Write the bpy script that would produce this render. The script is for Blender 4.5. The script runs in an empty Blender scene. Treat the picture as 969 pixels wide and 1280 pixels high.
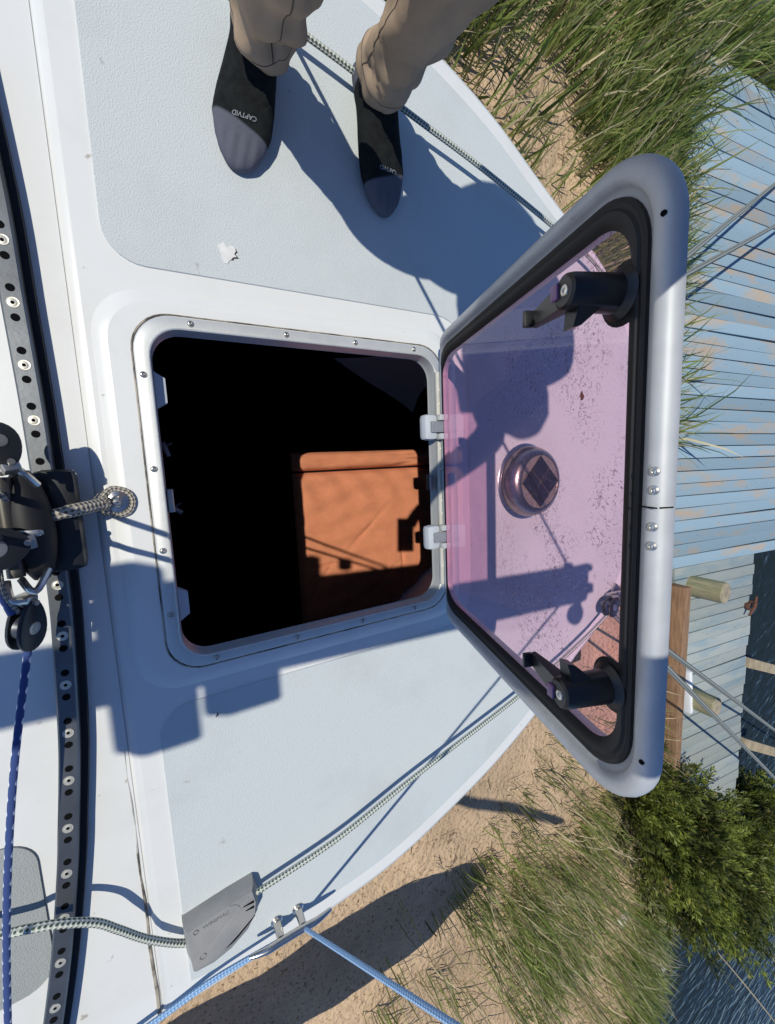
import bpy, bmesh, math, random
import numpy as np
from mathutils import Vector, Matrix
from mathutils.bvhtree import BVHTree
random.seed(7); RNG = np.random.default_rng(11)
scene = bpy.context.scene
C = scene.collection
R = math.radians

# ------------------------------------------------------------------ camera
# X = towards the bow, Y = port, Z = up, deck at z = 0, metres
CAM_POS = (-0.2817, 0.0525, 0.7832)
CAM_RIGHT = Vector((0.87234, -0.04142, 0.48715))
CAM_UP = Vector((0.09701, 0.99126, -0.08943))
CAM_BACK = Vector((-0.47918, 0.12527, 0.86873))
cd = bpy.data.cameras.new('camera'); cam = bpy.data.objects.new('camera', cd); C.objects.link(cam)
cd.sensor_fit = 'VERTICAL'; cd.sensor_height = 24.0; cd.lens = 24.0 * 506.2 / 1280.0
cd.clip_start = 0.01; cd.clip_end = 2000
m = Matrix.Identity(4)
for i in range(3):
    m[i][0] = CAM_RIGHT[i]; m[i][1] = CAM_UP[i]; m[i][2] = CAM_BACK[i]; m[i][3] = CAM_POS[i]
cam.matrix_world = m
scene.camera = cam

# ------------------------------------------------------------------ world, sun, exposure
SUN_DIR = Vector((0.611, -0.226, -1.0)).normalized()      # the way the light travels
w = bpy.data.worlds.new('World'); scene.world = w; w.use_nodes = True
nt = w.node_tree; bg = nt.nodes['Background']
sky = nt.nodes.new('ShaderNodeTexSky'); sky.sky_type = 'NISHITA'; sky.sun_disc = False
sky.sun_elevation = math.asin(-SUN_DIR.z)
sky.sun_rotation = math.atan2(-SUN_DIR.x, -SUN_DIR.y)
sky.altitude = 0; sky.air_density = 0.6; sky.dust_density = 0.0; sky.ozone_density = 8.0
nt.links.new(sky.outputs[0], bg.inputs[0]); bg.inputs[1].default_value = 0.145
sd = bpy.data.lights.new('sun', 'SUN'); sd.energy = 3.6; sd.angle = R(0.53); sd.color = (1.0, 0.965, 0.855)
so = bpy.data.objects.new('sun', sd); C.objects.link(so); so.location = (-4, 2, 8)
so.rotation_euler = SUN_DIR.to_track_quat('-Z', 'Y').to_euler()
scene.view_settings.view_transform = 'Standard'; scene.view_settings.look = 'None'
scene.view_settings.exposure = 0.0; scene.view_settings.gamma = 1.0
scene.view_settings.use_curve_mapping = False
try:
    scene.cycles.max_bounces = 6; scene.cycles.transparent_max_bounces = 16; scene.cycles.use_denoising = True
except Exception: pass

# ------------------------------------------------------------------ materials
def mat(name, col, rough=0.5, metal=0.0, spec=0.5, var=0.0, vscale=6.0, col2=None, lo=0.35, hi=0.65,
        bump=0.0, bscale=200.0, bdist=0.002, aniso=None, rnd=0.0, coat=0.0, speck=None, speck_scale=60, speck_t=0.72, trans=0.0):
    M = bpy.data.materials.new(name); M.use_nodes = True
    t = M.node_tree; N = t.nodes; L = t.links; b = N['Principled BSDF']
    b.inputs['Roughness'].default_value = rough; b.inputs['Metallic'].default_value = metal
    b.inputs['Specular IOR Level'].default_value = spec; b.inputs['Coat Weight'].default_value = coat
    tc = N.new('ShaderNodeTexCoord'); out = None
    mp = N.new('ShaderNodeMapping'); L.new(tc.outputs['Object'], mp.inputs[0])
    if aniso: mp.inputs['Scale'].default_value = aniso
    if rnd:
        o2 = N.new('ShaderNodeObjectInfo'); cx_ = N.new('ShaderNodeVectorMath'); cx_.operation = 'SCALE'; cx_.inputs[0].default_value = (37.0, 23.0, 11.0)
        L.new(o2.outputs['Random'], cx_.inputs['Scale']); ad = N.new('ShaderNodeVectorMath'); L.new(tc.outputs['Object'], ad.inputs[0]); L.new(cx_.outputs[0], ad.inputs[1])
        L.new(ad.outputs[0], mp.inputs[0])
    c = (*col, 1)
    rgb = N.new('ShaderNodeRGB'); rgb.outputs[0].default_value = c; out = rgb.outputs[0]
    if var or col2:
        n = N.new('ShaderNodeTexNoise'); n.inputs['Scale'].default_value = vscale; n.inputs['Detail'].default_value = 6
        n.inputs['Roughness'].default_value = 0.65
        L.new(mp.outputs[0], n.inputs['Vector'])
        r = N.new('ShaderNodeMapRange'); r.inputs[1].default_value = lo; r.inputs[2].default_value = hi
        L.new(n.outputs['Fac'], r.inputs[0])
        mx = N.new('ShaderNodeMixRGB'); L.new(r.outputs[0], mx.inputs[0]); L.new(out, mx.inputs[1])
        mx.inputs[2].default_value = (*(col2 or tuple(max(0, x * (1 - var)) for x in col)), 1)
        out = mx.outputs[0]
    if speck:
        n = N.new('ShaderNodeTexNoise'); n.inputs['Scale'].default_value = speck_scale; n.inputs['Detail'].default_value = 3
        L.new(mp.outputs[0], n.inputs['Vector'])
        r = N.new('ShaderNodeMapRange'); r.inputs[1].default_value = speck_t; r.inputs[2].default_value = speck_t + .05
        L.new(n.outputs['Fac'], r.inputs[0])
        mx = N.new('ShaderNodeMixRGB'); L.new(r.outputs[0], mx.inputs[0]); L.new(out, mx.inputs[1])
        mx.inputs[2].default_value = (*speck, 1); out = mx.outputs[0]
    if rnd:
        oi = N.new('ShaderNodeObjectInfo'); hs = N.new('ShaderNodeHueSaturation')
        r = N.new('ShaderNodeMapRange'); r.inputs[3].default_value = 1 - rnd; r.inputs[4].default_value = 1 + rnd
        L.new(oi.outputs['Random'], r.inputs[0]); L.new(r.outputs[0], hs.inputs['Value']); L.new(out, hs.inputs['Color'])
        out = hs.outputs[0]
    L.new(out, b.inputs['Base Color'])
    if bump:
        n = N.new('ShaderNodeTexNoise'); n.inputs['Scale'].default_value = bscale; n.inputs['Detail'].default_value = 4
        L.new(mp.outputs[0], n.inputs['Vector'])
        bp = N.new('ShaderNodeBump'); bp.inputs['Strength'].default_value = bump; bp.inputs['Distance'].default_value = bdist
        L.new(n.outputs['Fac'], bp.inputs['Height']); L.new(bp.outputs[0], b.inputs['Normal'])
    if trans:
        tr = N.new('ShaderNodeBsdfTranslucent'); L.new(out, tr.inputs[0])
        ms = N.new('ShaderNodeMixShader'); ms.inputs[0].default_value = trans
        L.new(b.outputs[0], ms.inputs[1]); L.new(tr.outputs[0], ms.inputs[2]); L.new(ms.outputs[0], N['Material Output'].inputs[0])
    return M

def rope_mat(name, base, fleck, pitch=0.012, around=4, thr=0.0, duty=0.45):
    """braided cover: UV x runs along the rope in metres, UV y once round"""
    M = bpy.data.materials.new(name); M.use_nodes = True
    t = M.node_tree; N = t.nodes; L = t.links; b = N['Principled BSDF']; b.inputs['Roughness'].default_value = 0.85
    b.inputs['Specular IOR Level'].default_value = 0.2
    uv = N.new('ShaderNodeUVMap'); sp = N.new('ShaderNodeSeparateXYZ'); L.new(uv.outputs[0], sp.inputs[0])
    def mth(op, a, bb=None):
        n = N.new('ShaderNodeMath'); n.operation = op
        for i, v in enumerate((a, bb)):
            if v is None: continue
            if isinstance(v, (int, float)): n.inputs[i].default_value = v
            else: L.new(v, n.inputs[i])
        return n.outputs[0]
    a = mth('MULTIPLY', sp.outputs[0], 2 * math.pi / pitch); c = mth('MULTIPLY', sp.outputs[1], 2 * math.pi * around)
    s1 = mth('SINE', mth('ADD', a, c)); s2 = mth('SINE', mth('SUBTRACT', a, c))
    pr = mth('MULTIPLY', s1, s2)
    r = N.new('ShaderNodeMapRange'); r.inputs[1].default_value = duty - .1; r.inputs[2].default_value = duty + .1; L.new(pr, r.inputs[0])
    nz = N.new('ShaderNodeTexNoise'); nz.inputs['Scale'].default_value = 40
    mx = N.new('ShaderNodeMixRGB'); L.new(r.outputs[0], mx.inputs[0]); mx.inputs[1].default_value = (*base, 1); mx.inputs[2].default_value = (*fleck, 1)
    L.new(mx.outputs[0], b.inputs['Base Color'])
    bp = N.new('ShaderNodeBump'); bp.inputs['Strength'].default_value = 0.7; bp.inputs['Distance'].default_value = 0.0015
    L.new(pr, bp.inputs['Height']); L.new(bp.outputs[0], b.inputs['Normal'])
    return M

M = {}
M['gel'] = mat('white_gelcoat', (.725, .725, .70), .38, col2=(.655, .65, .615), vscale=6, lo=.50, hi=.85, bump=.05, bscale=60, speck=(.42, .39, .33), speck_scale=38, speck_t=.725)
M['hull'] = mat('hull_paint', (.62, .68, .74), .35, var=.05)
M['nonskid'] = mat('grey_nonskid_paint', (.575, .61, .605), .8, spec=.25, col2=(.47, .495, .49), vscale=2.6, lo=.48, hi=.85, bump=.9, bscale=420, bdist=.0015, speck=(.40, .39, .37), speck_scale=22, speck_t=.715)
M['nonskid_dark'] = mat('aged_nonskid_paint', (.36, .38, .37), .85, spec=.2, var=.1, bump=.9, bscale=420)
M['sealant'] = mat('dirty_sealant', (.40, .35, .28), .8, var=.8, vscale=24, lo=.40, hi=.58)
M['seam'] = mat('pale_joint_compound', (.60, .585, .55), .7, var=.4, vscale=25)
M['alu'] = mat('anodised_aluminium', (.60, .605, .59), .45, metal=.30, var=.10, vscale=20, bump=.04, bscale=300)
M['alu_lid'] = mat('satin_aluminium', (.50, .515, .53), .55, metal=.2, var=.14, vscale=18, bump=.08, bscale=90, speck=(.36, .37, .38), speck_scale=55, speck_t=.70)
M['track'] = mat('hard_anodised_track', (.16, .17, .18), .38, metal=.7, var=.25, vscale=14, bump=.05, bscale=200)
M['steel'] = mat('polished_stainless', (.64, .61, .57), .24, metal=1.0, var=.12, vscale=40)
M['screw'] = mat('screw_steel', (.46, .45, .42), .3, metal=.9)
M['brass'] = mat('screw_bronze', (.72, .68, .56), .35, metal=.5, var=.2, vscale=80)
M['black'] = mat('black_plastic', (.012, .013, .015), .38, var=.2, vscale=40)
M['rubber'] = mat('black_rubber', (.012, .012, .013), .6, spec=.4)
M['hole'] = mat('dark_hole', (.004, .004, .004), .9, spec=.1)
M['grey_pl'] = mat('pale_grey_plastic', (.50, .53, .56), .5, var=.05)
M['grey_dark'] = mat('mid_grey_metal', (.33, .35, .37), .45, metal=.3, var=.2, vscale=60)
M['cover'] = mat('grey_line_cover_plastic', (.24, .24, .235), .62, var=.22, vscale=18, bump=.12, bscale=140, col2=(.31, .30, .28))
M['cover_mark'] = mat('grey_line_cover_marking', (.16, .16, .16), .7)
M['purple'] = mat('purple_button', (.20, .10, .22), .4)
M['pants'] = mat('khaki_twill', (.40, .295, .205), .9, spec=.15, var=.22, vscale=9, bump=.35, bscale=900, bdist=.0008)
M['stitch'] = mat('khaki_stitch', (.10, .08, .06), .9)
M['sock0'] = mat('black_sock_knit', (.010, .011, .012), .95, spec=.1, bump=.5, bscale=700, bdist=.001, var=.5, vscale=60, col2=(.018, .020, .020))
M['sock_grey'] = mat('grey_sock_knit', (.105, .11, .14), .95, spec=.1, bump=.5, bscale=700, bdist=.001, var=.3, vscale=80)
def sock_mat():
    Mm = mat('two_tone_sock_knit', (.010, .011, .012), .95, spec=.1, bump=.5, bscale=700, bdist=.001, var=.5, vscale=60, col2=(.018, .020, .020))
    t = Mm.node_tree; N = t.nodes; L = t.links; b = N['Principled BSDF']; src = b.inputs['Base Color'].links[0].from_socket
    a = N.new('ShaderNodeVertexColor'); a.layer_name = 'Zone'; r = N.new('ShaderNodeMapRange'); r.inputs[1].default_value = .47; r.inputs[2].default_value = .53
    L.new(a.outputs[0], r.inputs[0]); mx = N.new('ShaderNodeMixRGB'); L.new(r.outputs[0], mx.inputs[0]); L.new(src, mx.inputs[1])
    nz = N.new('ShaderNodeTexNoise'); nz.inputs['Scale'].default_value = 160; cr_ = N.new('ShaderNodeValToRGB'); L.new(nz.outputs[0], cr_.inputs[0])
    cr_.color_ramp.elements[0].color = (.07, .072, .09, 1); cr_.color_ramp.elements[1].color = (.15, .155, .19, 1); L.new(cr_.outputs[0], mx.inputs[2]); L.new(mx.outputs[0], b.inputs['Base Color'])
    return Mm
M['sock'] = sock_mat()
M['letter'] = mat('grey_letter', (.32, .33, .36), .9)
M['skin'] = mat('skin', (.52, .32, .24), .5)
M['shirt'] = mat('navy_shirt', (.05, .07, .12), .9)
M['hair'] = mat('brown_hair', (.05, .03, .02), .7)
M['cushion'] = mat('terracotta_cloth', (.62, .235, .125), .92, spec=.1, var=.12, vscale=30, bump=.4, bscale=500, bdist=.001)
M['cabin'] = mat('shade_black_liner', (.006, .006, .007), .9, spec=.1)  # near-black colour stands in for the deep shade inside the cabin
M['cabin_trim'] = mat('cabin_fitting', (.55, .58, .66), .35, metal=.3)
M['solar'] = mat('solar_cell', (.012, .016, .035), .18, var=.3, vscale=40)
M['bronze'] = mat('vent_top_ring', (.50, .42, .33), .3, metal=.6, var=.3, vscale=50)
M['chip'] = mat('bare_filler', (.78, .77, .74), .8, var=.15, vscale=60)
M['chip_dark'] = mat('chip_crack', (.08, .07, .06), .9)
M['leaf_dead'] = mat('dead_leaf', (.10, .035, .02), .8)
M['boom'] = mat('spar_aluminium', (.55, .57, .6), .4, metal=.6)
M['rope_fl'] = rope_mat('rope_white_green_fleck', (.55, .56, .50), (.06, .10, .07), .014, 3, duty=.25)
M['rope_dock'] = rope_mat('rope_grey_fleck', (.30, .32, .30), (.04, .05, .05), .03, 3, duty=.2)
M['rope_blue'] = rope_mat('rope_sky_blue', (.24, .42, .68), (.55, .68, .82), .012, 3, duty=.55)
M['rope_navy'] = rope_mat('rope_navy_white_fleck', (.045, .075, .21), (.75, .77, .8), .042, 1, duty=.50)
M['rope_old'] = rope_mat('rope_weathered', (.44, .40, .33), (.12, .10, .08), .012, 4, duty=.3)
M['dark_line'] = mat('dark_line', (.06, .065, .06), .8)

def sand_mat():
    Mm = mat('sand', (.61, .44, .285), .95, spec=.15, var=.30, vscale=1.9, bump=1.0, bscale=28, bdist=.03, speck=(.26, .17, .09), speck_scale=55, speck_t=.60)
    return Mm
M['sand'] = sand_mat()

def water_mat():
    Mm = bpy.data.materials.new('harbour_water'); Mm.use_nodes = True
    t = Mm.node_tree; N = t.nodes; L = t.links; b = N['Principled BSDF']
    b.inputs['Base Color'].default_value = (.016, .024, .027, 1); b.inputs['Specular IOR Level'].default_value = .09; b.inputs['Roughness'].default_value = .06; b.inputs['IOR'].default_value = 1.10
    tc = N.new('ShaderNodeTexCoord'); mp = N.new('ShaderNodeMapping'); mp.inputs['Scale'].default_value = (1.0, 2.2, 1); mp.inputs['Rotation'].default_value = (0, 0, R(28))
    L.new(tc.outputs['Object'], mp.inputs[0])
    n1 = N.new('ShaderNodeTexNoise'); n1.inputs['Scale'].default_value = 2.7; n1.inputs['Detail'].default_value = 2.5; n1.inputs['Distortion'].default_value = .6
    L.new(mp.outputs[0], n1.inputs['Vector'])
    bp = N.new('ShaderNodeBump'); bp.inputs['Strength'].default_value = 1.0; bp.inputs['Distance'].default_value = .028
    L.new(n1.outputs['Fac'], bp.inputs['Height']); L.new(bp.outputs[0], b.inputs['Normal'])
    return Mm
M['water'] = water_mat()

def pane_mat():
    Mm = bpy.data.materials.new('violet_tinted_acrylic'); Mm.use_nodes = True
    t = Mm.node_tree; N = t.nodes; L = t.links
    for n in list(N):
        if n.type != 'OUTPUT_MATERIAL': N.remove(n)
    out = [n for n in N][0]
    tr = N.new('ShaderNodeBsdfTransparent'); tr.inputs[0].default_value = (1.0, .82, .905, 1)
    gl = N.new('ShaderNodeBsdfGlossy'); gl.inputs['Roughness'].default_value = .02
    fr = N.new('ShaderNodeFresnel'); fr.inputs[0].default_value = 1.36
    ge = N.new('ShaderNodeNewGeometry'); ff = N.new('ShaderNodeMath'); ff.operation = 'SUBTRACT'; ff.inputs[0].default_value = 1.0; L.new(ge.outputs['Backfacing'], ff.inputs[1])
    fm = N.new('ShaderNodeMath'); fm.operation = 'MULTIPLY'; L.new(fr.outputs[0], fm.inputs[0]); L.new(ff.outputs[0], fm.inputs[1])
    m1 = N.new('ShaderNodeMixShader'); L.new(fm.outputs[0], m1.inputs[0]); L.new(tr.outputs[0], m1.inputs[1]); L.new(gl.outputs[0], m1.inputs[2])
    # dried water marks, crazing and dust on the plastic
    tc = N.new('ShaderNodeTexCoord')
    vo = N.new('ShaderNodeTexNoise'); vo.inputs['Scale'].default_value = 150; vo.inputs['Detail'].default_value = 4; vo.inputs['Distortion'].default_value = 1.6
    L.new(tc.outputs['Object'], vo.inputs['Vector'])
    big = N.new('ShaderNodeTexNoise'); big.inputs['Scale'].default_value = 9; big.inputs['Detail'].default_value = 2
    L.new(tc.outputs['Object'], big.inputs['Vector'])
    def rng(src, a, b, c=0, d=1):
        r = N.new('ShaderNodeMapRange'); r.inputs[1].default_value = a; r.inputs[2].default_value = b; r.inputs[3].default_value = c; r.inputs[4].default_value = d
        L.new(src, r.inputs[0]); return r.outputs[0]
    def mth(op, a, b):
        n = N.new('ShaderNodeMath'); n.operation = op
        for i, v in enumerate((a, b)):
            if isinstance(v, (int, float)): n.inputs[i].default_value = v
            else: L.new(v, n.inputs[i])
        return n.outputs[0]
    ring = mth('SUBTRACT', rng(vo.outputs['Fac'], .60, .625), rng(vo.outputs['Fac'], .64, .67, 0, .8))
    sx = N.new('ShaderNodeSeparateXYZ'); L.new(tc.outputs['Object'], sx.inputs[0])
    far = rng(sx.outputs[1], .18, .34)                 # marks gather on the outer half
    dens = mth('MULTIPLY', mth('MULTIPLY', ring, rng(big.outputs['Fac'], .46, .56)), far)
    df = N.new('ShaderNodeBsdfDiffuse'); df.inputs[0].default_value = (.10, .05, .10, 1)
    m2 = N.new('ShaderNodeMixShader'); L.new(mth('MULTIPLY', dens, .8), m2.inputs[0]); L.new(m1.outputs[0], m2.inputs[1]); L.new(df.outputs[0], m2.inputs[2])
    dust = N.new('ShaderNodeBsdfDiffuse'); dust.inputs[0].default_value = (.66, .58, .64, 1)
    vs = N.new('ShaderNodeTexNoise'); vs.inputs['Scale'].default_value = 420; L.new(tc.outputs['Object'], vs.inputs['Vector'])
    m3 = N.new('ShaderNodeMixShader'); L.new(mth('ADD', mth('MULTIPLY', rng(vs.outputs['Fac'], .66, .72), .35), .025), m3.inputs[0])
    L.new(m2.outputs[0], m3.inputs[1]); L.new(dust.outputs[0], m3.inputs[2])
    L.new(m3.outputs[0], out.inputs[0])
    return Mm
M['pane'] = pane_mat()

def plank_mat(name, paint, wood, lo, hi):
    Mm = mat(name, paint, .8, spec=.25, col2=wood, vscale=2.2, lo=lo, hi=hi, aniso=(.7, 2.6, 1), rnd=.16, bump=.5, bscale=40, bdist=.004, speck=tuple(x * .35 for x in wood), speck_scale=26, speck_t=.70)
    return Mm
M['plank_blue'] = plank_mat('worn_blue_deck_paint', (.245, .345, .415), (.39, .32, .25), .50, .64)
M['plank_grey'] = plank_mat('weathered_grey_boards', (.33, .36, .34), (.21, .29, .33), .48, .68)
M['wood_brown'] = mat('weathered_brown_timber', (.34, .20, .11), .85, var=.5, vscale=9, aniso=(6, .6, 6), bump=.5, bscale=30, bdist=.006)
M['wood_pale'] = mat('pale_timber', (.42, .34, .22), .85, var=.35, vscale=8, bump=.4, bscale=30, bdist=.004)
M['pile'] = mat('greenish_treated_pile', (.22, .23, .12), .9, col2=(.38, .32, .20), vscale=5, aniso=(6, 6, .8), bump=.6, bscale=30, bdist=.006)
M['pile_top'] = mat('pile_end_grain', (.42, .35, .24), .9, var=.4, vscale=20)
M['rust'] = mat('rusty_iron', (.17, .07, .04), .85, var=.5, vscale=30)
M['white_pl'] = mat('white_vinyl', (.80, .80, .80), .5)
M['stone'] = mat('pale_concrete_rubble', (.55, .51, .45), .9, var=.3, vscale=8, bump=.6, bscale=30, bdist=.01)
M['bark'] = mat('bark', (.10, .075, .05), .95, var=.4, vscale=20)

def vcol_mat(name, rough=.6, trans=.42, spec=.35):
    Mm = bpy.data.materials.new(name); Mm.use_nodes = True
    t = Mm.node_tree; N = t.nodes; L = t.links; b = N['Principled BSDF']; b.inputs['Roughness'].default_value = rough
    b.inputs['Specular IOR Level'].default_value = spec
    a = N.new('ShaderNodeVertexColor'); a.layer_name = 'Col'; L.new(a.outputs[0], b.inputs['Base Color'])
    tr = N.new('ShaderNodeBsdfTranslucent'); L.new(a.outputs[0], tr.inputs[0])
    ms = N.new('ShaderNodeMixShader'); ms.inputs[0].default_value = trans
    L.new(b.outputs[0], ms.inputs[1]); L.new(tr.outputs[0], ms.inputs[2]); L.new(ms.outputs[0], N['Material Output'].inputs[0])
    return Mm
M['blade'] = vcol_mat('grass_blades'); M['leafage'] = vcol_mat('evergreen_leaves', .5, .25)

# ------------------------------------------------------------------ mesh helpers
class MB:
    def __init__(s): s.v = []; s.f = []; s.uv = {}; s.mi = []; s.cur = 0
    def add(s, vs, fs, uvs=None):
        o = len(s.v); s.v += [tuple(v) for v in vs]
        for k, f in enumerate(fs):
            if uvs: s.uv[len(s.f)] = uvs[k]
            s.f.append(tuple(i + o for i in f)); s.mi.append(s.cur)
        return s
    def box(s, c, d, rz=0.0, bev=0.0, M4=None):
        x, y, z = (k / 2 for k in d); b = min(bev, x * .9, y * .9, z * .9)
        if b > 0:
            bm = bmesh.new(); bmesh.ops.create_cube(bm, size=1)
            for v in bm.verts: v.co = Vector((v.co.x * d[0], v.co.y * d[1], v.co.z * d[2]))
            bmesh.ops.bevel(bm, geom=bm.edges[:], offset=b, segments=2, affect='EDGES', profile=.6)
            vs = [v.co.copy() for v in bm.verts]; bm.verts.index_update(); fs = [[v.index for v in f.verts] for f in bm.faces]; bm.free()
        else:
            vs = [Vector((i * x, j * y, k * z)) for i in (-1, 1) for j in (-1, 1) for k in (-1, 1)]
            fs = [(0, 1, 3, 2), (4, 6, 7, 5), (0, 4, 5, 1), (2, 3, 7, 6), (0, 2, 6, 4), (1, 5, 7, 3)]
        T = Matrix.Translation(c) @ (M4 if M4 is not None else Matrix.Rotation(rz, 4, 'Z'))
        return s.add([T @ v for v in vs], fs)
    def tube(s, pts, r, seg=10, cap=True):
        pts = [Vector(p) for p in pts]; n = len(pts)
        rs = r if isinstance(r, (list, tuple)) else [r] * n
        tang = [(pts[min(i + 1, n - 1)] - pts[max(i - 1, 0)]).normalized() for i in range(n)]
        up = Vector((0, 0, 1)) if abs(tang[0].z) < .9 else Vector((1, 0, 0))
        u = tang[0].cross(up).normalized(); vs = []; Ls = [0]
        for i in range(n):
            u = (u - tang[i] * u.dot(tang[i])).normalized(); w_ = tang[i].cross(u)
            if i: Ls.append(Ls[-1] + (pts[i] - pts[i - 1]).length)
            for k in range(seg):
                a = 2 * math.pi * k / seg; vs.append(pts[i] + (u * math.cos(a) + w_ * math.sin(a)) * rs[i])
        fs = []; uv = []
        for i in range(n - 1):
            for k in range(seg):
                k2 = (k + 1) % seg
                fs.append((i * seg + k, i * seg + k2, (i + 1) * seg + k2, (i + 1) * seg + k))
                uv.append(((Ls[i], k / seg), (Ls[i], (k + 1) / seg), (Ls[i + 1], (k + 1) / seg), (Ls[i + 1], k / seg)))
        if cap:
            fs.append(tuple(range(seg))[::-1]); uv.append(tuple((0, 0) for _ in range(seg)))
            fs.append(tuple(range((n - 1) * seg, n * seg))); uv.append(tuple((0, 0) for _ in range(seg)))
        return s.add(vs, fs, uv)
    def lathe(s, prof, c=(0, 0, 0), seg=24, T=None):
        vs = []; n = len(prof)
        for k in range(seg):
            a = 2 * math.pi * k / seg
            for r, z in prof: vs.append(Vector((r * math.cos(a), r * math.sin(a), z)))
        fs = [(k * n + i, ((k + 1) % seg) * n + i, ((k + 1) % seg) * n + i + 1, k * n + i + 1) for k in range(seg) for i in range(n - 1)]
        if prof[0][0] > 1e-6: fs.append(tuple(k * n for k in range(seg))[::-1])
        if prof[-1][0] > 1e-6: fs.append(tuple(k * n + n - 1 for k in range(seg)))
        TT = Matrix.Translation(c) @ (T if T is not None else Matrix.Identity(4))
        return s.add([TT @ v for v in vs], fs)
    def loft(s, rings, closed=True, cap=True):
        n = len(rings[0]); vs = [p for r in rings for p in r]; fs = []
        for i in range(len(rings) - 1):
            for k in range(n if closed else n - 1):
                k2 = (k + 1) % n; fs.append((i * n + k, i * n + k2, (i + 1) * n + k2, (i + 1) * n + k))
        if cap:
            fs.append(tuple(range(n))[::-1]); fs.append(tuple(range((len(rings) - 1) * n, len(rings) * n)))
        return s.add(vs, fs)
    def prism(s, poly, z0, z1, bev=0.0):
        n = len(poly); cx = sum(p[0] for p in poly) / n; cy = sum(p[1] for p in poly) / n
        rings = [[(x, y, z0) for x, y in poly], [(x, y, z1 - bev) for x, y in poly]]
        if bev:
            def sh(k): return [(x + (cx - x) * k / max(1e-6, math.hypot(cx - x, cy - y)), y + (cy - y) * k / max(1e-6, math.hypot(cx - x, cy - y)), 0) for x, y in poly]
            rings.append([(p[0], p[1], z1 - bev * .3) for p in sh(bev * .35)]); rings.append([(p[0], p[1], z1) for p in sh(bev)])
        return s.loft(rings)

def obj(name, mb, material, parent=None, smooth=True, angle=40, T=None):
    me = bpy.data.meshes.new(name)
    me.from_pydata([tuple(v) for v in mb.v], [], mb.f)
    if mb.uv:
        ul = me.uv_layers.new(name='UVMap')
        for fi, p in enumerate(me.polygons):
            if fi in mb.uv:
                for k, li in enumerate(p.loop_indices): ul.data[li].uv = mb.uv[fi][k]
    mats = material if isinstance(material, (list, tuple)) else [material]
    for mm in mats: me.materials.append(mm)
    if len(mats) > 1: me.polygons.foreach_set('material_index', mb.mi)
    me.validate(); me.update()
    bm = bmesh.new(); bm.from_mesh(me); bmesh.ops.recalc_face_normals(bm, faces=bm.faces); bm.to_mesh(me); bm.free()
    if smooth:
        me.polygons.foreach_set('use_smooth', [True] * len(me.polygons))
        try: me.set_sharp_from_angle(angle=R(angle))
        except Exception: pass
    o = bpy.data.objects.new(name, me); C.objects.link(o)
    if T is not None: o.matrix_basis = T
    if parent is not None: o.parent = parent; o.matrix_parent_inverse = wm(parent).inverted()
    return o
def wm(o):
    return (wm(o.parent) @ o.matrix_parent_inverse @ o.matrix_basis) if o.parent else o.matrix_basis.copy()
def raw_obj(name, verts, faces, material, parent=None, cols=None, smooth=False):
    me = bpy.data.meshes.new(name); verts = np.asarray(verts, dtype=np.float32); faces = np.asarray(faces, dtype=np.int32)
    nv, nf, k = len(verts), len(faces), faces.shape[1]
    me.vertices.add(nv); me.vertices.foreach_set('co', verts.ravel())
    me.loops.add(nf * k); me.loops.foreach_set('vertex_index', faces.ravel())
    me.polygons.add(nf); me.polygons.foreach_set('loop_start', np.arange(0, nf * k, k, dtype=np.int32))
    me.update(calc_edges=True)
    if cols is not None:
        ca = me.color_attributes.new('Col', 'FLOAT_COLOR', 'POINT')
        ca.data.foreach_set('color', np.concatenate([cols, np.ones((nv, 1))], 1).astype(np.float32).ravel())
    if smooth: me.polygons.foreach_set('use_smooth', [True] * nf)
    me.materials.append(material); o = bpy.data.objects.new(name, me); C.objects.link(o)
    if parent is not None: o.parent = parent; o.matrix_parent_inverse = wm(parent).inverted()
    return o
def empty(name, loc=(0, 0, 0), T=None):
    o = bpy.data.objects.new(name, None); C.objects.link(o); o.empty_display_size = .05
    if T is not None: o.matrix_basis = T
    else: o.location = loc
    return o
def tag(o, label=None, cat=None, group=None, kind=None):
    if label: o['label'] = label
    if cat: o['category'] = cat
    if group: o['group'] = group
    if kind: o['kind'] = kind
    return o
def dup(o, parent=None):
    c = o.copy(); C.objects.link(c); pi = o.matrix_parent_inverse.copy(); c.parent = parent; c.matrix_parent_inverse = pi
    return c
def rrect(x0, x1, y0, y1, r, seg=8):
    P = []
    for cx, cy, a0 in ((x1 - r, y1 - r, 0), (x0 + r, y1 - r, 90), (x0 + r, y0 + r, 180), (x1 - r, y0 + r, 270)):
        for k in range(seg + 1):
            a = R(a0 + 90 * k / seg); P.append((cx + r * math.cos(a), cy + r * math.sin(a)))
    return P
def catmull(pts, n=8):
    P = [Vector(p) for p in pts]; out = []
    for i in range(len(P) - 1):
        p0 = P[max(i - 1, 0)]; p1 = P[i]; p2 = P[i + 1]; p3 = P[min(i + 2, len(P) - 1)]
        for k in range(n):
            t = k / n
            out.append(.5 * ((2 * p1) + (-p0 + p2) * t + (2 * p0 - 5 * p1 + 4 * p2 - p3) * t * t + (-p0 + 3 * p1 - 3 * p2 + p3) * t ** 3))
    out.append(P[-1]); return out
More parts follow.
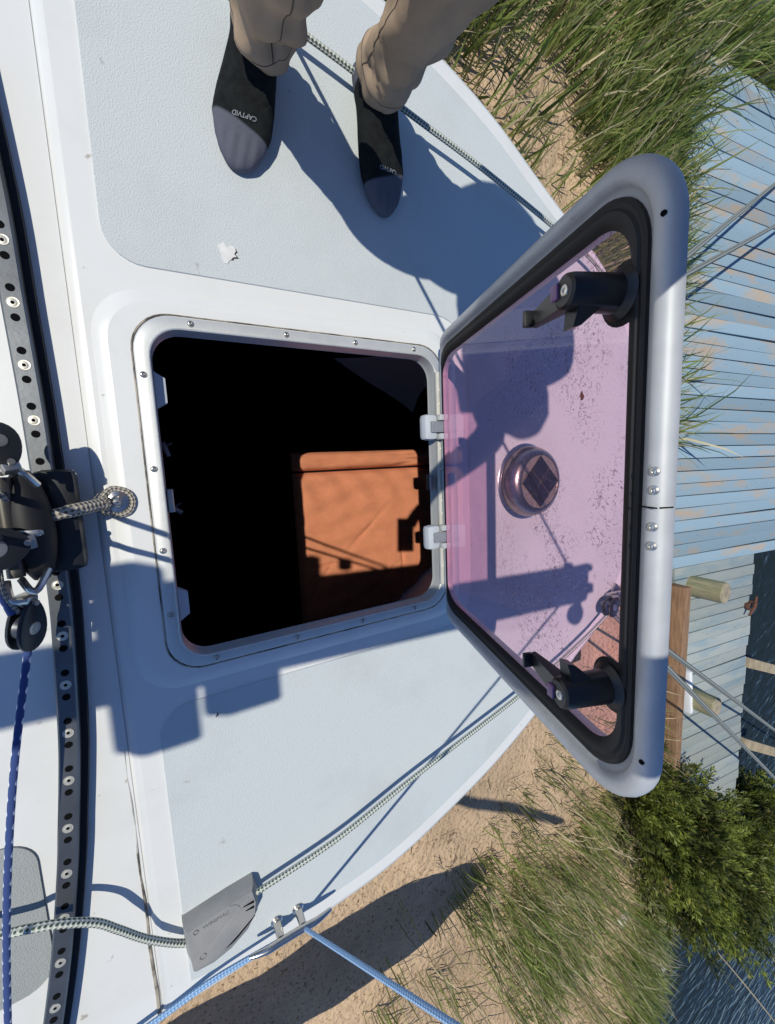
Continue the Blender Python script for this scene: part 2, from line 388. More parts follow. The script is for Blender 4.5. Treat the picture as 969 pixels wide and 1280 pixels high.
def offset_poly(P, d):
    """move a closed counter-clockwise outline inwards by d"""
    n = len(P); out = []
    for i in range(n):
        a = Vector(P[i - 1]); b = Vector(P[i]); c = Vector(P[(i + 1) % n])
        e1 = (b - a); e2 = (c - b)
        n1 = Vector((-e1.y, e1.x)).normalized() if e1.length > 1e-9 else Vector((0, 0)); n2 = Vector((-e2.y, e2.x)).normalized() if e2.length > 1e-9 else n1
        nn = (n1 + n2)
        if nn.length < 1e-6: nn = n1
        nn.normalize(); k = d / max(.4, nn.dot(n1)) if nn.dot(n1) > 0 else d
        out.append((b.x + nn.x * k, b.y + nn.y * k))
    return out
def fill_with_holes(loops, z=0.0):
    bm = bmesh.new(); edges = []
    for lp in loops:
        vs = [bm.verts.new((p[0], p[1], z)) for p in lp]
        for i in range(len(vs)): edges.append(bm.edges.new((vs[i], vs[(i + 1) % len(vs)])))
    bmesh.ops.triangle_fill(bm, use_beauty=True, use_dissolve=False, edges=edges)
    bm.verts.index_update()
    vs = [v.co.copy() for v in bm.verts]; fs = [[v.index for v in f.verts] for f in bm.faces]; bm.free()
    return vs, fs
def sweep_ring(mb, outline_fn, prof):
    """prof: list of (inset, height); outline_fn(inset) -> closed outline of constant length"""
    rings = [[(x, y, h) for x, y in outline_fn(d)] for d, h in prof]
    rings.append(rings[0]); return mb.loft(rings, cap=False)
def frame_T(loc, xa, ya, za):
    T = Matrix.Identity(4)
    for i in range(3): T[i][0] = xa[i]; T[i][1] = ya[i]; T[i][2] = za[i]; T[i][3] = loc[i]
    return T

# ================================================================== THE SETTING
def smooth(t): t = np.clip(t, 0, 1); return t * t * (3 - 2 * t)
def shore_x(y):
    y = np.asarray(y, dtype=float)
    return 3.75 + smooth((y + 4.6) / 1.6) * 1.15 + smooth((y - 1.0) / 3) * .5 + .12 * np.sin(y * 2.1) + .07 * np.sin(y * 5.3)
def ground_z(x, y):
    x = np.asarray(x, dtype=float); y = np.asarray(y, dtype=float)
    n = .016 * np.sin(x * 2.3 + y * 1.7) + .012 * np.sin(x * 5.1 - y * 3.3) + .008 * np.sin(x * 11.7 + y * 9.1)
    return -1.15 + n - smooth((x - shore_x(y) + .45) / 1.3) * .62
gx = np.concatenate([[-400, -150, -60, -25, -12, -6, -3.5], np.arange(-2.2, 8.01, .075), [9, 11, 15, 25, 60, 150, 400]])
gy = np.concatenate([[-400, -150, -60, -25, -14, -11], np.arange(-9.5, 6.01, .085), [7, 9, 14, 25, 60, 150, 400]])
X, Y = np.meshgrid(gx, gy, indexing='ij'); Z = ground_z(X, Y) + RNG.normal(0, .004, X.shape) * (np.abs(X) < 9)
nx, ny = X.shape; idx = np.arange(nx * ny).reshape(nx, ny)
gf = np.stack([idx[:-1, :-1], idx[1:, :-1], idx[1:, 1:], idx[:-1, 1:]], -1).reshape(-1, 4)
ground = raw_obj('ground', np.stack([X, Y, Z], -1).reshape(-1, 3), gf, M['sand'], smooth=True)
tag(ground, 'bare tan sandy shore below the boat', kind='structure')
wv = MB(); wv.add([(2.2, -400, -1.33), (400, -400, -1.33), (400, 400, -1.33), (2.2, 400, -1.33)], [(0, 1, 2, 3)])
tag(obj('water', wv, M['water'], smooth=False), 'dark blue rippled harbour water beyond the dock', kind='structure')

def blades(n, xs, ys, hts, lean, width, cols, droop=.35):
    """n grass blades; lean: (n,2) horizontal tip offset as a share of the height"""
    z = ground_z(xs, ys)
    ang = RNG.uniform(0, 2 * np.pi, n); wx = np.cos(ang) * width / 2; wy = np.sin(ang) * width / 2
    V = np.zeros((n, 7, 3)); K = np.zeros((n, 7, 3))
    for lv, (t, ww) in enumerate(((0, .8), (.4, 1.0), (.75, .7), (1.0, 0))):
        cx = xs + lean[:, 0] * hts * t ** 1.7; cy = ys + lean[:, 1] * hts * t ** 1.7
        cz = z - .01 + hts * (t - droop * t ** 3 * np.hypot(lean[:, 0], lean[:, 1]))
        if lv < 3:
            V[:, 2 * lv] = np.stack([cx - wx * ww, cy - wy * ww, cz], -1); V[:, 2 * lv + 1] = np.stack([cx + wx * ww, cy + wy * ww, cz], -1)
        else: V[:, 6] = np.stack([cx, cy, cz], -1)
    K[:] = cols[:, None, :]
    b = np.arange(n)[:, None] * 7
    F = np.concatenate([b + np.array([[0, 1, 3]]), b + np.array([[0, 3, 2]]), b + np.array([[2, 3, 5]]), b + np.array([[2, 5, 4]]), b + np.array([[4, 5, 6]])])
    return V.reshape(-1, 3), F, K.reshape(-1, 3)
def patch_noise(x, y, s=1.0):
    return .5 + .25 * np.sin(x * 2.7 * s + 1.3 * np.sin(y * 1.9 * s)) + .25 * np.sin(y * 3.1 * s + 1.7 * np.sin(x * 2.3 * s + 1))
GREEN = np.array([.215, .300, .062]); OLIVE = np.array([.33, .34, .12]); STRAW = np.array([.62, .53, .34]); DEEP = np.array([.085, .135, .034])
def grass_cols(n, straw=.2, deep=.2):
    r = RNG.random(n)[:, None]; c = np.where(r < straw, STRAW, np.where(r > 1 - deep, DEEP, GREEN + (OLIVE - GREEN) * RNG.random((n, 1))))
    return c * RNG.uniform(.7, 1.25, (n, 1))
def scatter(n, x0, x1, y0, y1, keep):
    xs = RNG.uniform(x0, x1, n); ys = RNG.uniform(y0, y1, n); k = keep(xs, ys) > RNG.random(n)
    return xs[k], ys[k]
def clump(xs, ys, per, spread):
    n = len(xs) * per
    return np.repeat(xs, per) + RNG.normal(0, spread, n), np.repeat(ys, per) + RNG.normal(0, spread, n)
def add_grass(name, label, xs, ys, h0, h1, wind, spread, width, straw, deep, kind='stuff'):
    n = len(xs); h = RNG.uniform(h0, h1, n) * (0.75 + .5 * patch_noise(xs, ys, .8))
    ln = np.stack([RNG.normal(wind[0], spread, n), RNG.normal(wind[1], spread, n)], -1)
    V, F, K = blades(n, xs, ys, h, ln, RNG.uniform(.6, 1.2, n) * width, grass_cols(n, straw, deep))
    return tag(raw_obj(name, V, F, M['blade'], cols=K), label, name.replace('_', ' ').split(' ')[-1], kind=kind)
# marsh grass on the port side, thick towards the dock and thin by the bow
def keep_port(x, y):
    d = x * .62 + y * .78                                  # distance out from the bow
    k = smooth((d - 1.70) / 1.2) * (.12 + .88 * smooth((patch_noise(x, y) - .30) / .3))
    k = np.maximum(k, .10 * (patch_noise(x * 1.3, y * 1.3, 1.6) > .62))
    return k * (x < 3.25 + .05 * np.sin(y * 7)) * (y > .25)
cx, cy = scatter(4300, .6, 3.6, .25, 5.6, keep_port); xs, ys = clump(cx, cy, 6, .045)
add_grass('marsh_grass', 'long green marsh grass between the bow and the blue dock', xs, ys, .20, .54, (.12, .16), .27, .0135, .16, .22)
cx, cy = scatter(1500, 2.6, 6.2, .0, 5.5, lambda x, y: np.where(x < 3.42, .10 + .9 * smooth((y - 1.9) / 1.0), 1.0 * (y > 2.98))); xs, ys = clump(cx, cy, 8, .06)
add_grass('tall_reeds', 'tall bright green reeds leaning over the blue dock edge', xs, ys, .26, .62, (.20, .05), .28, .016, .14, .12)
# thinner grass on the starboard side, sand showing through
def keep_stb(x, y):
    d = x * .55 - y * .83
    k = smooth((d - 2.60) / 1.1) * (.14 + .8 * smooth((patch_noise(x + .7, y, 1.1) - .30) / .4))
    return k * (x < shore_x(y) - .02) * (y < -1.6) * (x > .35) * ((x < 3.3) | (y < -4.1))
cx, cy = scatter(6400, .3, 4.2, -8.0, -1.6, keep_stb); xs, ys = clump(cx, cy, 5, .05)
add_grass('shore_grass', 'fine olive grass on the sand on the starboard shore', xs, ys, .16, .40, (.06, -.12), .26, .0088, .24, .16)
cx, cy = scatter(520, 2.6, 4.3, -7.5, -2.3, lambda x, y: np.exp(-((x - shore_x(y) + .35) / .38) ** 2) * ((x < 3.3) | (y < -4.1))); xs, ys = clump(cx, cy, 8, .05)
add_grass('shoreline_reeds', 'taller green reeds along the waterline by the bush', xs, ys, .18, .38, (.14, -.10), .34, .010, .15, .25)
# dry litter lying on the sand
n = 5200; xs = RNG.uniform(.6, 4.0, n); ys = np.where(RNG.random(n) < .5, RNG.uniform(-6.5, -1.6, n), RNG.uniform(.7, 4.5, n))
k = (xs < shore_x(ys)) & (patch_noise(xs * 1.7, ys * 1.7, 1.3) > RNG.uniform(.35, .85, n)); xs, ys = xs[k], ys[k]; n = len(xs)
a = RNG.uniform(0, 2 * np.pi, n); l_ = RNG.uniform(.02, .11, n); wd = RNG.uniform(.0008, .0028, n); zz = ground_z(xs, ys) + .008
dx, dy = np.cos(a) * l_ / 2, np.sin(a) * l_ / 2; px_, py_ = -np.sin(a) * wd, np.cos(a) * wd
V = np.stack([np.stack([xs - dx - px_, ys - dy - py_, zz], -1), np.stack([xs + dx - px_, ys + dy - py_, zz + .012], -1), np.stack([xs + dx + px_, ys + dy + py_, zz + .014], -1), np.stack([xs - dx + px_, ys - dy + py_, zz + .004], -1)], 1)
tag(raw_obj('dry_litter', V.reshape(-1, 3), np.arange(n * 4).reshape(-1, 4), M['blade'], cols=np.repeat(np.where(RNG.random((n, 1)) < .6, np.array([[.17, .12, .07]]), np.array([[.45, .38, .26]])), 4, 0)),
    'dry stalks and twigs scattered over the sand', kind='stuff')

# ------------------------------------------------------------------ evergreen bush by the water
def leaf_cloud(sprigs, per, size, base, tip):
    """sprigs: (n,3) roots, (n,3) directions, (n) lengths"""
    P, D, Ln = sprigs; n = len(P); t = RNG.random((n, per)) ** .8
    jit = RNG.normal(0, 1, (n, per, 3)); jit /= np.linalg.norm(jit, axis=2, keepdims=True)
    c = P[:, None] + D[:, None] * (t * Ln[:, None])[..., None] + jit * (.028 * (1.15 - t))[..., None]
    d1 = D[:, None] * .9 + jit * .75; d1 /= np.linalg.norm(d1, axis=2, keepdims=True)
    rv = RNG.normal(0, 1, (n, per, 3)); d2 = np.cross(d1, rv); d2 /= np.linalg.norm(d2, axis=2, keepdims=True)
    s = (size * RNG.uniform(.6, 1.3, (n, per)))[..., None]
    V = np.stack([c - d1 * s * .1, c + d1 * s * .45 + d2 * s * .14, c + d1 * s, c + d1 * s * .45 - d2 * s * .14], 2).reshape(-1, 3)
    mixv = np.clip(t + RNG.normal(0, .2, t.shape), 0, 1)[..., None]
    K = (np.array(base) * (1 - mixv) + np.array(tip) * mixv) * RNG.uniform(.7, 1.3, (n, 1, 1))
    return V, np.arange(len(V)).reshape(-1, 4), np.repeat(K.reshape(-1, 3), 4, 0)
def bush(name, label, base, lobes, n, cat, group=None):
    root = empty(name, base); tag(root, label, cat, group)
    Ps = []; Ds = []
    for (c, rad, share) in lobes:
        k = int(n * share); d = RNG.normal(0, 1, (k, 3)); d /= np.linalg.norm(d, axis=1, keepdims=True)
        d[:, 2] = np.where(d[:, 2] < -.35, -d[:, 2], d[:, 2])
        rr = RNG.uniform(.35, 1.12, (k, 1)) ** .55 * (0.55 + .65 * patch_noise(d[:, 0] * 3, d[:, 1] * 3 + d[:, 2] * 2, 1.4))[:, None]
        Ps.append(np.array(c) + d * np.array(rad) * rr); Ds.append(d * .8 + np.array([.15, -.15, .55]) + RNG.normal(0, .35, (k, 3)))
    Pn = np.concatenate(Ps); D = np.concatenate(Ds); D /= np.linalg.norm(D, axis=1, keepdims=True)
    k = Pn[:, 2] > -1.28; Pn, D = Pn[k], D[k]
    e = RNG.integers(0, len(Pn), 170); cen_ = np.mean([l[0] for l in lobes], 0); out_ = Pn[e] - cen_; out_ /= np.linalg.norm(out_, axis=1, keepdims=True)   # stray shoots that break the outline
    Pn = np.concatenate([Pn, Pn[e] + out_ * RNG.uniform(.05, .22, (170, 1)) + np.array([0, 0, .06])]); D = np.concatenate([D, out_ * .7 + np.array([.1, -.1, .6])]); D /= np.linalg.norm(D, axis=1, keepdims=True)
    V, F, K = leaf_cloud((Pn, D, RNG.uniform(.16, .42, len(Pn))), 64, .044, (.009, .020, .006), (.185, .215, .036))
    K = K * (.45 + .85 * smooth((patch_noise(V[:, 0] * 1.6 + V[:, 2] * 2, V[:, 1] * 1.6 - V[:, 2], 1.5) - .2) / .6))[:, None] + (RNG.random((len(K) // 4, 1)).repeat(4, 0) < .03) * np.array([.16, .10, .03])  # leaf colour darkened by clumps, standing in for shading inside the crown
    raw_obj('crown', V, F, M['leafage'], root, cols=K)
    tr = MB()
    for (c, rad, share) in lobes:
        for j in range(5):
            e = np.array(c) + RNG.normal(0, .5, 3) * np.array(rad)
            mid = (np.array(base) + e) / 2 + RNG.normal(0, .08, 3)
            tr.tube([tuple(p) for p in catmull([base, tuple(mid), tuple(e)], 4)], [.030 * (1 - i / 10) for i in range(9)], 6)
    obj('trunk', tr, M['bark'], root)
    return root
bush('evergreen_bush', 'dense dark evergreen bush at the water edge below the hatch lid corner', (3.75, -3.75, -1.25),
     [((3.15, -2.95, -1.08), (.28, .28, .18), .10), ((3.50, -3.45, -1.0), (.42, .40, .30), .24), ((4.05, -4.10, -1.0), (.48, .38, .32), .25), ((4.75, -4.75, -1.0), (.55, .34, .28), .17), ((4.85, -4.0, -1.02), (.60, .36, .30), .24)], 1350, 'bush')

# ------------------------------------------------------------------ dock
dock = tag(empty('dock', (3.5, 0, -1.0)), 'timber dock of worn blue and weathered grey planks at the shore', 'dock')
YAW = R(-1.0); pm = {}
for y in np.arange(-3.95, 2.95, .1045):
    blue = y > -1.02
    x0 = 3.44 if blue else 3.50; x1 = 0
    x0 += random.uniform(-.03, .03); x1 += random.uniform(-.015, .015)
    key = ('b' if blue else 'g') + str(random.randrange(6))
    if key not in pm:
        b = MB(); L0 = 4.2 if blue else 1.20
        b.box((L0 / 2, 0, -.018), (L0, .0985, .036), bev=.003)
        pm[key] = obj('plank', b, M['plank_blue' if blue else 'plank_grey'], dock); p = pm[key]
    else: p = dup(pm[key], dock)
    p.matrix_basis = Matrix.Translation((x0, y, -1.0 + (x0 - 3.45) * .105 + random.uniform(-.005, .005))) @ Matrix.Rotation(YAW + random.uniform(-.005, .005), 4, 'Z') @ Matrix.Rotation(R(-6), 4, 'Y') @ Matrix.Rotation(random.uniform(-.02, .02), 4, 'X')
b = MB(); b.box((3.44, -2.55, -.935), (.10, 2.9, .13), rz=R(-1), bev=.008); obj('kerb_board', b, M['wood_brown'], dock)
for xx in (3.62, 4.55, 6.6):
    b = MB(); b.box((xx, .95 if xx > 5 else -.5, -1.13 + (xx - 3.45) * .105), (.09, 3.9 if xx > 5 else 6.8, .18)); obj('joist', b, M['wood_brown'], dock)
for (yy, rz_) in ((-2.38, -22), (-3.34, -28)):
    b = MB(); b.box((5.35, yy, -.90), (1.35, .10, .10), rz=R(rz_), bev=.006); obj('cross_beam', b, M['wood_pale'], dock)
for (px, py, pz) in ((3.735, -1.16, -.715), (3.705, -2.18, -.715)):
    b = MB(); prof = [(.092, -1.9), (.092, pz - .006), (.086, pz)]
    b.lathe([(.092, -1.9), (.093, -1.3), (.09, pz - .006), (.085, pz - .001)], (px, py, 0), 20); pl = obj('pile', b, M['pile'], dock)
    t = MB(); t.lathe([(.0, pz + .004), (.06, pz + .003), (.084, pz)], (px, py, 0), 20); obj('pile_top', t, M['pile_top'], pl)
b = MB(); b.box((3.60, -2.08, -.93), (.05, .42, .14), rz=R(8), bev=.02); obj('white_bumper', b, M['white_pl'], dock)['label'] = 'white vinyl bumper strip beside the pile'
b = MB(); b.box((4.63, -1.50, -.865), (.09, .05, .03), bev=.008); b.tube([(4.56, -1.58, -.83), (4.63, -1.50, -.815), (4.70, -1.42, -.83)], [.010, .016, .010], 8); b.tube([(4.60, -1.53, -.865), (4.60, -1.53, -.82)], .012, 8); b.tube([(4.66, -1.47, -.865), (4.66, -1.47, -.82)], .012, 8)
tag(obj('dock_cleat', b, M['rust']), 'small rusty iron cleat on the grey planks near the water', 'cleat')

def rock(loc, r, seed, label, flat=.45):
    bm = bmesh.new(); bmesh.ops.create_icosphere(bm, subdivisions=2, radius=1); rg = random.Random(seed)
    sx, sy = rg.uniform(.8, 1.4), rg.uniform(.7, 1.1)
    for v in bm.verts:
        k = 1 + .22 * math.sin(v.co.x * 5 + seed) * math.cos(v.co.y * 4 - seed) + rg.uniform(-.08, .08)
        v.co = Vector((v.co.x * r * k * sx, v.co.y * r * k * sy, v.co.z * r * flat * k))
    b = MB(); bm.verts.index_update(); b.add([v.co + Vector(loc) for v in bm.verts], [[v.index for v in f.verts] for f in bm.faces]); bm.free()
    tag(obj('rubble_stone', b, M['stone'], angle=25), label, 'stone', 'pale stones at the waterline')
rock((3.72, -4.70, -1.22), .17, 1, 'largest pale broken stone at the waterline beside the bush')
rock((3.55, -4.45, -1.19), .11, 2, 'pale stone just shoreward of the largest waterline stone')
rock((3.20, -4.42, -1.16), .09, 3, 'small pale stone in the grass left of the waterline stones')
b = MB(); b.tube([(4.20 + .10 * math.cos(a), -5.95 + .085 * math.sin(a), -1.295) for a in np.linspace(0, 2 * math.pi * .97, 22)], .028, 10)
tag(obj('float_ring', b, M['chip']), 'pale ring float lying at the edge of the water', 'float')
b = MB(); b.tube(catmull([(4.45, -5.2, -1.25), (4.62, -5.6, -.75), (4.78, -6.0, -.35)], 6), [.006] * 11 + [.005, .004], 6); b.lathe([(.0, -.09), (.016, -.06), (.018, .05), (0, .1)], (4.79, -6.03, -.30), 8)
tag(obj('dry_reed_stalk', b, M['wood_pale']), 'single dry pale reed stalk leaning out over the water', 'reed')

# ================================================================== THE BOAT
boat = tag(empty('sailboat', (0, 0, -1.1)), 'white sailboat foredeck with grey non-skid and an open cabin', 'sailboat')
side_p = [(-2.9, .98), (-1.6, 1.02), (-.8, 1.02), (-.38, 1.012), (-.05, 1.0), (.134, .978), (.33, .918), (.49, .848), (.62, .770), (.73, .705), (.841, .645), (.928, .588), (1.02, .505), (1.10, .395), (1.155, .27), (1.185, .13), (1.19, 0)]
side_s = [(1.19, 0), (1.18, -.10), (1.15, -.20), (1.097, -.33), (1.02, -.445), (.93, -.525), (.814, -.600), (.754, -.649), (.643, -.727), (.491, -.812), (.33, -.880), (.134, -.945), (-.05, -.970), (-.214, -.978), (-.378, -.983), (-.8, -.99), (-1.6, -.99), (-2.9, -.96)]
outl = [(p.x, p.y) for p in catmull([(x, y, 0) for x, y in side_s[::-1]], 5)][:-1] + [(p.x, p.y) for p in catmull([(x, y, 0) for x, y in side_p[::-1]], 5)]
# outl runs aft-starboard -> bow -> aft-port : counter-clockwise seen from above
STEP = -.381
fore = [(STEP, -.983)] + [p for p in outl if p[0] > STEP + .02] + [(STEP, 1.012)]
aft_hole = None
OPEN = rrect(-.272, .272, -.268, .268, .05, 8)
fore_in = offset_poly(fore, .020)
fore_in = [(max(x, STEP + .012), y) for x, y in fore_in]
d = MB(); vs, fs = fill_with_holes([fore_in, rrect(-.285, .285, -.281, .281, .05, 8)], 0.0); d.add(vs, fs)
def stepfix(P, x): return [(max(a, x), b) for a, b in P]
d.loft([[(x, y, 0) for x, y in fore_in], [(x, y, -.004) for x, y in stepfix(offset_poly(fore, .010), STEP + .005)], [(x, y, -.014) for x, y in stepfix(offset_poly(fore, .001), STEP)], [(x, y, -.05) for x, y in stepfix(fore, STEP)]], cap=False)
obj('foredeck', d, M['gel'], boat, angle=60)
# the moulding aft of the joint, a little lower
aft = [p for p in outl if p[0] < STEP - .004 and p[1] < 0] + [(STEP + .003, -.983), (STEP + .003, 1.012)] + [p for p in outl if p[0] < STEP - .004 and p[1] > 0]
d = MB(); d.prism(aft, -.06, -.010, bev=0.0); obj('aft_deck', d, M['gel'], boat, angle=60)
d = MB(); d.tube([(STEP - .002 + .0012 * math.sin(k * 1.7), -.97 + k * .0495, -.0098 + .0006 * math.sin(k * 2.9)) for k in range(12)], [max(.0006, .0036 - .00028 * k) + .0006 * math.sin(k * 3.1) for k in range(12)], 6)
obj('joint_sealant', d, [M['seam'], M['sealant']], boat).data.polygons.foreach_set('material_index', [0 if p.center.y > -.62 else 1 for p in bpy.data.objects['joint_sealant'].data.polygons])
# hull sides and bottom
rings = [[(x, y, -.012) for x, y in outl]]
for dz, off, xs_ in ((-.30, .02, .99), (-.62, .14, .95), (-.92, .34, .88), (-1.10, .62, .78)):
    o_ = [(x * (xs_ if x > 0 else 1.0), y * (1 - off * (.55 + .45 * max(0, min(1, (x + .5) / 1.5))))) for x, y in outl]
    rings.append([(x, y, dz) for x, y in o_])
d = MB(); d.loft(rings, cap=False); d.add(rings[-1], [tuple(range(len(rings[-1])))]); d.add([rings[0][0], rings[0][-1], rings[2][-1], rings[2][0]], [(0, 1, 2, 3)])
d.add([rings[2][0], rings[2][-1], rings[4][-1], rings[4][0]], [(0, 1, 2, 3)])
obj('hull', d, M['hull'], boat)
# non-skid field: U-shaped, wraps the hatch
ns_out = [p for p in offset_poly(fore, .052) if p[0] > -.31]
top = [(-.322, .90)]
arc = lambda cx, cy, r, a0, a1, n=7: [(cx + r * math.cos(R(a0 + (a1 - a0) * k / n)), cy + r * math.sin(R(a0 + (a1 - a0) * k / n))) for k in range(n + 1)]
s_in = [(-.325, -.90)] 
inner = arc(-.27, .430, .055, 180, 270) + arc(.295, .285, .09, 90, 0) + arc(.295, -.276, .09, 0, -90) + arc(-.272, -.421, .055, 90, 180)
ns_start = [p for p in ns_out if p[1] < 0]; ns_end = [p for p in ns_out if p[1] >= 0]
ns_poly = [(-.325, -.925)] + ns_out + [(-.322, .955)] + inner
d = MB(); vs, fs = fill_with_holes([ns_poly], .0025); d.add(vs, fs)
d.loft([[(x, y, .0025) for x, y in ns_poly], [(x, y, -.001) for x, y in offset_poly(ns_poly, -.0015)]], cap=False)
obj('nonskid_panel', d, M['nonskid'], boat, smooth=False)
d = MB(); d.prism(rrect(-.80, -.515, -.79, -.52, .045), -.0095, -.0065); obj('nonskid_panel', d, M['nonskid_dark'], boat, smooth=False)
# raised pad the hatch is bedded on
d = MB(); pin = lambda k: rrect(-.355 + k, .350 - k, -.337 + k, .340 - k, .075 - k * .6, 8)
hole = rrect(-.283, .283, -.279, .279, .05, 8)
vs, fs = fill_with_holes([pin(.022), hole], .009); d.add(vs, fs)
d.loft([[(x, y, .009) for x, y in pin(.022)], [(x, y, .0075) for x, y in pin(.014)], [(x, y, .002) for x, y in pin(.004)], [(x, y, -.001) for x, y in pin(0)]], cap=False)
d.loft([[(x, y, .009) for x, y in hole], [(x, y, -.010) for x, y in hole]], cap=False)
obj('hatch_pad', d, M['gel'], boat, angle=75)
# chips in the paint
def chip(cx, cy, r, seed, parent, z=.003):
    rg = random.Random(seed); P = [(cx + r * k * math.cos(a) * 1.0, cy + r * k * math.sin(a) * 1.15) for a, k in ((2 * math.pi * i / 23, rg.uniform(.72, 1.08) + .25 * math.sin(i * .9)) for i in range(23))]
    d = MB(); d.prism(P, z - .0005, z + .0006); c_ = obj('paint_chip', d, M['chip'], parent, smooth=False)
    d = MB(); d.tube([(x + .0006, y, z + .0005) for x, y in P[-4:] + P[:3]], [.0004, .0016, .0010, .0019, .0008, .0015, .0004], 5); obj('chip_edge', d, M['chip_dark'], c_)
chip(-.145, .419, .014, 3, boat); chip(-.238, -.405, .0042, 5, boat)
# cabin under the hatch
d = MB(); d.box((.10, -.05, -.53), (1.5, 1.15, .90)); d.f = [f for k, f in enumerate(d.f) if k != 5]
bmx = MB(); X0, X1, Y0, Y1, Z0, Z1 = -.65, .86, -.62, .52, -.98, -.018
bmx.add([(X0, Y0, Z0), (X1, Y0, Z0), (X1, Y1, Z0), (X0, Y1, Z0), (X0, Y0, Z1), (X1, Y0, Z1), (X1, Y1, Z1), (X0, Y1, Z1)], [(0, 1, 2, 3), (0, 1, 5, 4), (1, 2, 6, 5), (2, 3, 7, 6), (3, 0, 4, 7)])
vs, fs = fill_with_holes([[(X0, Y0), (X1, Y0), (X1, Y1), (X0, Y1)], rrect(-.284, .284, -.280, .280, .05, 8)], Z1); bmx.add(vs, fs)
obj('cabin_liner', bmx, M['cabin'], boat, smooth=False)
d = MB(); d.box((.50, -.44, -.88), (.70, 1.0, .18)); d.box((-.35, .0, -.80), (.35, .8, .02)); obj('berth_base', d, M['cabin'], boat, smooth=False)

# cushion in the cabin
cu = tag(empty('berth_cushion', (.5, -.2, -.80)), 'terracotta cloth berth cushion lit by the sun inside the dark cabin', 'cushion')
def soft_box(x0, x1, y0, y1, z0, z1, bulge=.008, n=70, mseed=0):
    rg = np.random.default_rng(mseed); us = np.linspace(0, 1, n); U, W = np.meshgrid(us, us, indexing='ij')
    xx = x0 + (x1 - x0) * U; yy = y0 + (y1 - y0) * W
    edge = np.minimum(np.minimum(U, 1 - U) * (x1 - x0), np.minimum(W, 1 - W) * (y1 - y0))
    zz = z1 - .03 * np.exp(-edge / .008) + .004 * np.sin(xx * 52 + 4 * np.sin(yy * 13)) * np.exp(-((yy + .05) / .09) ** 2) + .0025 * np.sin(yy * 70 + 3 * np.sin(xx * 9))
    for k in range(9):
        cx, cy, an = rg.uniform(x0, x1), rg.uniform(y0, y1), rg.uniform(0, 3.1); t_ = (xx - cx) * math.cos(an) + (yy - cy) * math.sin(an); l_ = -(xx - cx) * math.sin(an) + (yy - cy) * math.cos(an)
        zz -= .009 * np.exp(-(t_ / .007) ** 2) * np.exp(-(l_ / .13) ** 2)
    I = np.arange(n * n).reshape(n, n); b = MB()
    b.add(np.stack([xx, yy, zz], -1).reshape(-1, 3).tolist(), np.stack([I[:-1, :-1], I[1:, :-1], I[1:, 1:], I[:-1, 1:]], -1).reshape(-1, 4).tolist())
    rim = [tuple(I[i, 0]) if 0 else int(I[i, 0]) for i in range(n)] + [int(I[n - 1, j]) for j in range(1, n)] + [int(I[i, n - 1]) for i in range(n - 2, -1, -1)] + [int(I[0, j]) for j in range(n - 2, 0, -1)]
    top_ = [b.v[i] for i in rim]; b.loft([top_, [(x, y, z0) for x, y, _ in top_]], cap=False)
    return b
obj('seat_cushion', soft_box(.165, .84, -.60, .018, -.79, -.75, mseed=3), M['cushion'], cu)
obj('bolster', soft_box(.165, .84, .026, .098, -.79, -.745, mseed=5, n=24), M['cushion'], cu)
# dark fittings glimpsed on the aft berth
for i, (x, y) in enumerate(((-.33, .12), (-.26, .12), (-.33, -.12), (-.25, -.08))):
    b = MB(); b.box((x, y, -.76), (.016, .05, .03), rz=.3 * i, bev=.004); b.tube([(x - .02, y, -.755), (x + .02, y + .02, -.745)], .004, 6)
    tag(obj('cabin_hook', b, M['cabin_trim']), ['small dull hook on the dark berth, upper left of the pair', 'small dull hook on the dark berth, upper right of the pair', 'small dull hook on the dark berth, lower left of the pair', 'small dull hook on the dark berth, lower right of the pair'][i], 'hook', 'hooks in the dark cabin')

# ------------------------------------------------------------------ deck hatch
hatch = tag(empty('deck_hatch', (0, 0, .009)), 'square aluminium deck hatch with its violet tinted lid standing open', 'hatch')
bo = lambda k: rrect(-.300 + k, .300 - k, -.300 + k, .300 - k, max(.02, .058 - k * .5), 8)
d = MB(); sweep_ring(d, bo, [(.0, .0085), (.0, .0115), (.002, .0130), (.0175, .0132), (.0185, .0175), (.0200, .0190), (.0215, .0180), (.0222, .012), (.0226, .000), (.0232, -.010), (.024, -.0125), (.022, -.015), (.018, -.015), (.0172, .008)])
base = obj('base_frame', d, M['alu'], hatch, angle=35)
d = MB(); sweep_ring(d, lambda k: rrect(-.3015 - k, .3015 + k, -.3015 - k, .3015 + k, .06, 8), [(0, .0088), (.0015, .0092), (.0025, .0098), (.0005, .0112)]); obj('bedding_bead', d, M['sealant'], hatch)
sb = MB(); sb.lathe([(.0052, 0), (.0052, .0016), (.0040, .0030), (.0024, .0034), (.0022, .0016), (0, .0016)], seg=14)
scr0 = None
SCREWS = [(-.215, .287), (-.055, .287), (.085, .287), (.225, .287), (-.287, .205), (-.287, .055), (-.287, -.082), (-.287, -.195), (-.225, -.287), (-.075, -.287), (.07, -.287), (.205, -.287)]
for (x, y) in SCREWS:
    if scr0 is None: scr0 = obj('screw', sb, M['screw'], base); o = scr0
    else: o = dup(scr0, base)
    o.matrix_basis = Matrix.Translation((x * (1.014 if abs(x) > .28 else 1), y * (1.014 if abs(y) > .28 else 1), .0130)) @ Matrix.Rotation(random.uniform(0, 3), 4, 'Z')
